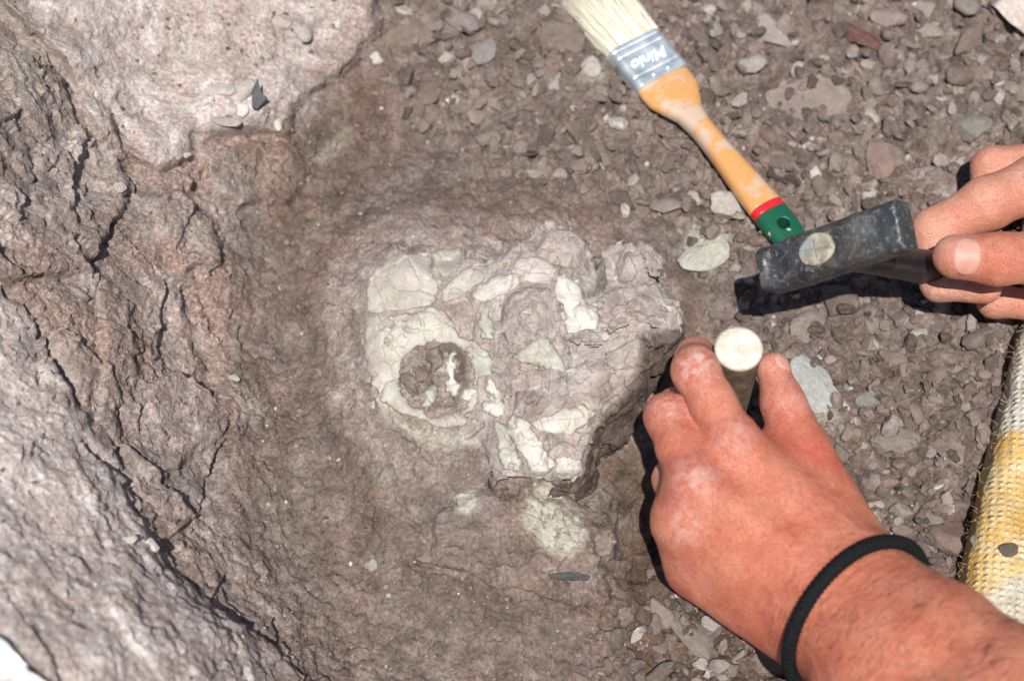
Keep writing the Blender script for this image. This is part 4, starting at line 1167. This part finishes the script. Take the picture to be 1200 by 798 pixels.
# ---------------- left arm (chisel)
L = dict(
 wr=V(1002,712,.112), ulna=V(966,742,.094), rad=V(1034,684,.106),
 i1=V(858,517,.128), i2=V(815,434,.138), i3=V(815,419,.112), i4=V(832,436,.090),
 m1=V(812,566,.125), m2=V(783,488,.119), m3=V(792,478,.090), m4=V(816,500,.070),
 r1=V(804,612,.108), r2=V(790,562,.086), r3=V(812,552,.062), r4=V(838,572,.052),
 k1=V(822,656,.086), k2=V(814,624,.060), k3=V(828,612,.042), k4=V(850,628,.036),
 t0=V(1000,650,.096), t1=V(942,530,.112), t2=V(918,474,.116), t3=V(905,432,.120))
fa_dir = V(1210,900,.150)-L['wr']
FA = [L['wr']+fa_dir*s for s in (0, .35, .8, 1.35)]
side = np.cross(fa_dir, (0, 0, 1)); side /= np.linalg.norm(side)
LF = {'i': [('i1', .0120), ('i2', .0118), ('i3', .0100), ('i4', .0088)], 'm': [('m1', .0120), ('m2', .0118), ('m3', .0100), ('m4', .0088)],
      'r': [('r1', .0118), ('r2', .0108), ('r3', .0095), ('r4', .0084)], 'k': [('k1', .0112), ('k2', .0098), ('k3', .0086), ('k4', .0076)]}
def f_left(p, detail=True):
    palm = None
    down = np.array([0, 0, -1.0])
    def add(a, b, ra, rb, k=.014):
        nonlocal palm
        c = cone(p, a, b, ra, rb); palm = c if palm is None else smin(palm, c, k)
    # back of the hand: metacarpals
    add(L['rad']*.72+L['wr']*.28, L['i1']+down*.001, .0165, .0118)
    add(L['wr']+np.array([0, 0, -.001]), L['m1']+down*.0015, .0175, .0118)
    add(L['wr']*.5+L['ulna']*.5, L['r1']+down*.001, .0165, .0118)
    add(L['ulna'], L['k1'], .0165, .0122)
    # palm below
    add(L['wr']+down*.014, (L['m1']+L['r1'])/2+down*.018, .017, .013, .02)
    add(L['ulna']+down*.010, L['k1']+down*.010, .016, .013, .02)
    add(L['t0']+down*.004, L['t1']+down*.003, .0185, .0120, .02)
    add(L['t0']*.6+L['i1']*.4+down*.012, L['t1']*.5+L['i1']*.5+down*.016, .015, .0080, .018)
    add(L['t0']*.35+L['i1']*.65+down*.007, L['t1']*.42+L['i1']*.58+down*.016, .011, .0065, .014)
    # wrist and forearm: two bones side by side, thickening towards the elbow
    for sgn, w0, w1 in ((1, .0125, .021), (-1, .0125, .021)):
        a = L['wr']+sgn*side*w0+down*.003; prev_ = a; r0 = .0218
        for s, (q, r1) in enumerate(zip(FA[1:], (.0265, .033, .037))):
            b = q+sgn*side*(w0+(w1-w0)*(s+1)/3)+down*.004
            add(prev_, b, r0, r1, .018); prev_, r0 = b, r1
    add(L['wr']+down*.001-fa_dir*.12, FA[1], .0215, .026, .02)
    # knuckles and tendons
    d = palm
    for q, r in (('i1', .0112), ('m1', .0112), ('r1', .0105), ('k1', .0112)):
        d = smin(d, cone(p, L[q]+np.array([0, 0, .0022]), L[q]+np.array([0, 0, .0023]), r, r), .010)
    for q, wpt in (('i1', L['wr']*.7+L['rad']*.3), ('m1', L['wr']), ('r1', L['wr']*.6+L['ulna']*.4)):
        d = smin(d, cone(p, L[q]+np.array([0, 0, .0065]), wpt*.75+L[q]*.25+np.array([0, 0, .0118]), .0045, .0040), .007)
    parts = []
    for key, ch in LF.items():
        cp = [(L[n_], r) for n_, r in ch]
        cp.insert(1, ((cp[0][0]+cp[1][0])*.5+np.array([0, 0, .0005]), (cp[0][1]+cp[1][1])*.5-.0007))
        c = chain(p, cp, .005)
        parts.append(smin(palm, c, .009))
    th = chain(p, [(L['t0'], .0170), (L['t1'], .0120), ((L['t1']+L['t2'])*.5, .0108), (L['t2'], .0107), (L['t3'], .0086)], .007)
    parts.append(smin(palm, th, .010))
    for c in parts: d = smin(d, c, .0030)
    if detail:
        d = d+fbm(p, .012, 3, 501)*.0005+fbm(p, .0035, 2, 507)*.00014
        s_ = (p-L['wr'])@(fa_dir/np.linalg.norm(fa_dir))
        d = d+near(p, L['wr']-fa_dir*.06+np.array([0, 0, .02]), .032)*np.sin(s_*2*math.pi/.0042+vnoise(p, .009, 19)*4)*.00022
        vein = np.abs(fbm(p, .028, 2, 523)); d = d-.0009*np.exp(-(vein/.05)**2)*near(p, (L['wr']+L['m1'])/2+np.array([0, 0, .014]), .035)
        # folds over the bent finger joints
        for q, ax_ in (('i2', L['i2']-L['i1']), ('m2', L['m2']-L['m1']), ('t2', L['t2']-L['t1'])):
            ax_ = ax_/np.linalg.norm(ax_); s = (p-L[q])@ax_
            d = d+near(p, L[q]+np.array([0, 0, .010]), .009)*np.sin(s*2*math.pi/.0030+vnoise(p, .004, 9)*1.8)*.00030
    return d.astype(np.float32)
allp = np.array(list(L.values())+FA)
lo = allp.min(0)-.045; hi = allp.max(0)+.045
lo[2] = max(lo[2], -.01)
lv, lf_ = surface_nets(f_left, lo, hi, .0015, .004, 1)
M_SKIN = mat_skin('tanned_skin', (.49, .148, .086), (.40, .062, .038), (.60, .24, .15))
left = under(mesh_obj('left_arm', lv, lf_, M_SKIN), person)
left['label'] = 'tanned left hand and forearm, knuckles white with dust'
def up_nor(ob):
    n_ = np.empty(len(ob.data.vertices)*3, np.float32); ob.data.vertices.foreach_get('normal', n_); return n_.reshape(-1, 3)
def fix_normals(ob, f, vv):
    n_ = up_nor(ob)
    s = f(vv[::50]+n_[::50]*.002)-f(vv[::50]-n_[::50]*.002)
    if np.median(s) < 0: ob.data.flip_normals()
fix_normals(left, f_left, lv)
dust = np.zeros(len(lv))
for q, r, am in (('i2', .011, .75), ('i1', .010, .55), ('m2', .010, .5), ('m1', .012, .6), ('r1', .012, .55), ('r2', .012, .6), ('k1', .010, .95), ('t3', .010, .5), ('t2', .012, .5), ('i3', .010, .6), ('k2', .012, .6)):
    dust = np.maximum(dust, am*near(lv, L[q]+np.array([0, -.002, .009 if q[1] in '12' and q[0] != 't' else .003]), r))
dust = np.maximum(dust, .12*near(lv, (L['i1']+L['i2'])/2, .025))
attr(left, 'dust', dust)
red = np.zeros(len(lv))
for q, r, am in (('i1', .022, .7), ('m1', .022, .8), ('k1', .022, .7), ('m2', .022, .9), ('i2', .02, .7), ('t1', .03, .8), ('t2', .025, .5)):
    red = np.maximum(red, am*near(lv, L[q], r))
red = np.maximum(red, .45*(1-sstep(.0, .12, np.linalg.norm(lv-L['ulna'], axis=1))))
attr(left, 'red', red); attr(left, 'crease', np.zeros(len(lv)))

def nail(f, c, axis_, out_, wd, ln, mat, parent, label=None, sink=.00025):
    axis_ = axis_/np.linalg.norm(axis_); out_ = out_-out_@axis_*axis_; out_ /= np.linalg.norm(out_); sd_ = np.cross(axis_, out_)
    n_ = 27; s, t = np.meshgrid(np.linspace(-1, 1, n_), np.linspace(-1, 1, n_))
    pw = 2.15; rad_ = (np.abs(s)**pw+np.abs(t)**pw)**(1/pw); m_ = np.maximum(np.abs(s), np.abs(t)); k_ = np.where(rad_ > 0, m_/np.maximum(rad_, 1e-9), 1)
    s, t = s*k_, t*k_
    ang = s*1.05
    base_ = c+t[..., None]*ln*axis_
    dr = np.cos(ang)[..., None]*out_+np.sin(ang)[..., None]*sd_
    st = base_+dr*.03+0*sd_
    st = st.reshape(-1, 3); dv = dr.reshape(-1, 3)
    q = st.copy()
    for _ in range(60): q = q-dv*(f(q)*.8)[:, None]
    e_ = np.maximum(np.abs(s), np.abs(t)).ravel(); e_ = (np.abs(s)**pw+np.abs(t)**pw).ravel()**(1/pw)
    q = q+dv*(np.where(e_ > .9, -.0006, .0007)[:, None])
    ob = under(mesh_obj('fingernail', q, grid_faces(n_, n_), mat), parent)
    if label: ob['label'] = label
    nn = up_nor(ob)
    if (nn@out_).mean() < 0: ob.data.flip_normals()
    return ob
kn_ = NM('fingernail'); 
kn_.set(Base_Color=kn_.mix(kn_.ramp(kn_.noise(160, 4), [(.4, 0), (.7, .6)]), (.50, .235, .185), (.58, .36, .29)), Roughness=.52, Specular_IOR_Level=.35, Subsurface_Weight=.1, Subsurface_Scale=.002)
kn_ = kn_.m
fl_plain = lambda p: f_left(p, False).astype(float)
nail(fl_plain, L['t3']+(L['t3']-L['t2'])*.06, L['t3']-L['t2'], camv(.75, .35, .35), .007, .0062, kn_, left, 'thumbnail seen almost edge on')

# forearm hair
HV, HF = [], []; nb = 0
tree = up_nor(left)
ax_f = fa_dir/np.linalg.norm(fa_dir)
tt = (lv-L['wr'])@ax_f
cand = np.flatnonzero((tt > -.02) & (tt < .22) & (tree@CZ > .05))
pick = RNG.choice(cand, 1500)
for q, n_, t_ in zip(lv[pick], tree[pick], tt[pick]):
    tang = -side*1.0*(1 if RNG.random() < .8 else -.4)+ax_f*RNG.uniform(-.5, .7)
    tang = tang-tang@n_*n_; tang /= np.linalg.norm(tang)
    L_ = RNG.uniform(.005, .012)*(.5+.5*float(sstep(-.01, .05, np.array(t_)))); s = np.linspace(0, 1, 5)[:, None]
    bend = np.cross(n_, tang)*RNG.normal(0, .3)
    pth = q+(tang*s+bend*s*s+n_*(.25*s-.20*s*s))*L_+n_*.0001
    tv, tf = tube(pth, np.array([.00007, .00007, .00006, .00005, .00002]), 3)
    HV.append(tv); HF.append(tf+nb); nb += len(tv)
hair = under(mesh_obj('arm_hair', np.concatenate(HV), np.concatenate(HF), mat_simple('dark_hair', (.10, .035, .018), .5)), left)
hair['kind'] = 'stuff'; hair['label'] = 'fine dark hair on the forearm'

# wristband: ribbed elastic cord
cw = L['wr']+ax_f*.000-np.array([0, 0, .003])
nb_ = ax_f+np.array([0, 0, .10]); nb_ /= np.linalg.norm(nb_)
e1_ = np.cross(nb_, (0, 0, 1)); e1_ /= np.linalg.norm(e1_); e2_ = np.cross(e1_, nb_)
M_ = 420; th = np.linspace(0, 2*math.pi, M_, endpoint=False)
dirs = np.cos(th)[:, None]*e1_+np.sin(th)[:, None]*e2_
q = cw+dirs*.07
for _ in range(60): q = q-dirs*(f_left(q, False)*.8)[:, None]
rq = np.linalg.norm(q-cw, axis=1); rq = np.maximum(rq, np.convolve(np.concatenate([rq[-30:], rq, rq[:30]]), np.ones(61)/61, 'valid'))+.0026
wav = .0012*np.sin(th*2+.6)
pathb = cw+dirs*rq[:, None]+nb_*wav[:, None]
ns = 18; ph = np.linspace(0, 2*math.pi, ns, endpoint=False)
rib = .0040+.00022*np.sin(th*M_/7.0)[:, None]*np.ones(ns)[None]
rib = .0037+.00022*np.sin(th[:, None]*84+ph[None]*1.0)
bv = pathb[:, None]+rib[..., None]*(np.cos(ph)[None, :, None]*dirs[:, None]+np.sin(ph)[None, :, None]*nb_)
i = np.arange(M_*ns).reshape(M_, ns); j = np.roll(i, -1, 1); i2 = np.roll(i, -1, 0); j2 = np.roll(j, -1, 0)
kwb = NM('black_elastic'); wn = kwb.noise(700, 3, .6)
kwb.set(Base_Color=kwb.ramp(wn, [(.3, (.004, .0045, .005)), (.7, (.013, .015, .016))]), Roughness=.85, Specular_IOR_Level=.12, Normal=kwb.bump(wn, .0005, .8))
band_o = under(mesh_obj('wristband', bv.reshape(-1, 3), np.stack([i.ravel(), j.ravel(), j2.ravel(), i2.ravel()], 1), kwb.m), person)
band_o['label'] = 'black ribbed elastic cord round the left wrist'

# ---------------- right hand (hammer)
def on_handle(s, a=0, b=0): return hm(np.array([a, b, s]))
R_ = dict(
 t3=V(1119,301,0.100), t2=V(1168,304,0.100), t1=V(1240,300,0.096), t0=V(1330,262,0.084),
 i1=V(1222,212,0.070), i1b=V(1158,238,0.074), i2=V(1094,270,0.064), i3=V(1100,332,0.052), i4=V(1156,339,0.062),
 m1=V(1240,192,0.048), m2=V(1162,196,0.044), m2b=V(1150,290,0.024), m3=V(1166,352,0.032), m4=V(1228,360,0.040),
 r1=V(1290,200,0.034), r2=V(1220,230,0.024), r3=V(1215,362,0.019), r4=V(1270,372,0.029),
 w=V(1440,240,0.074), e=V(1800,330,0.134))
def f_right(p, detail=True):
    palm = None
    def add(a, b, ra, rb, k=.016):
        nonlocal palm
        c = cone(p, a, b, ra, rb); palm = c if palm is None else smin(palm, c, k)
    add(R_['w'], R_['i1'], .022, .0150); add(R_['w'], R_['m1'], .022, .0145); add(R_['w'], R_['r1'], .022, .014)
    add(R_['t0'], R_['t1'], .020, .0165); add(R_['w'], R_['t0'], .024, .020)
    add(R_['t0'], V(1300,300,.044), .02, .02)
    add(R_['w'], R_['e'], .029, .042, .02)
    ix = chain(p, [(R_['i1'], .0165), (R_['i1b'], .0150), (R_['i2'], .0122), (R_['i3'], .0098), (R_['i4'], .0086)], .006)
    mx = chain(p, [(R_['m1'], .0150), (R_['m2'], .0118), (R_['m2b'], .0105), (R_['m3'], .0098), (R_['m4'], .0088)], .005)
    rx = chain(p, [(R_['r1'], .0140), (R_['r2'], .0110), (R_['r3'], .0098), (R_['r4'], .0088)], .005)
    tx = chain(p, [(R_['t1'], .0160), (R_['t2'], .0138), (R_['t3'], .0124)], .006)
    d = palm
    for c, k in ((ix, .010), (mx, .008), (rx, .008), (tx, .012)): d = smin(d, smin(palm, c, k), .0016)
    if detail:
        d = d+fbm(p, .012, 3, 601)*.0004
        ax_ = R_['t2']-R_['t3']; ax_ = ax_/np.linalg.norm(ax_); s = (p-R_['t2'])@ax_
        d = d+near(p, R_['t2']+CZ*.012, .013)*np.sin(s*2*math.pi/.0036+vnoise(p, .006, 9)*2)*.0005
    return d.astype(np.float32)
allp = np.array(list(R_.values())); lo = allp.min(0)-.05; hi = allp.max(0)+.05
rv, rf = surface_nets(f_right, lo, hi, .0015, .004, 1)
M_SKIN2 = mat_skin('pale_skin', (.54, .215, .14), (.47, .115, .065), (.62, .31, .22))
right = under(mesh_obj('right_arm', rv, rf, M_SKIN2), person)
right['label'] = 'right hand with thumb laid along the hammer handle'
fix_normals(right, f_right, rv)
dust = .9*near(rv, V(1140,330,.1), .03)*0+.6*near(rv, R_['i3'], .022)+.45*near(rv, V(1105,285,.1), .018)
attr(right, 'dust', dust)
attr(right, 'red', np.maximum(.95*near(rv, R_['t2'], .032), .6*near(rv, R_['i4'], .014))); attr(right, 'crease', np.zeros(len(rv)))
fr_plain = lambda p: f_right(p, False).astype(float)
nail(fr_plain, R_['t3']+(R_['t2']-R_['t3'])*.18, R_['t3']-R_['t2'], camv(-.05, .0, 1.0), .009, .0082, kn_, right, 'broad thumbnail on the hammer handle')
SC.cycles.max_bounces = 5; SC.cycles.diffuse_bounces = 3
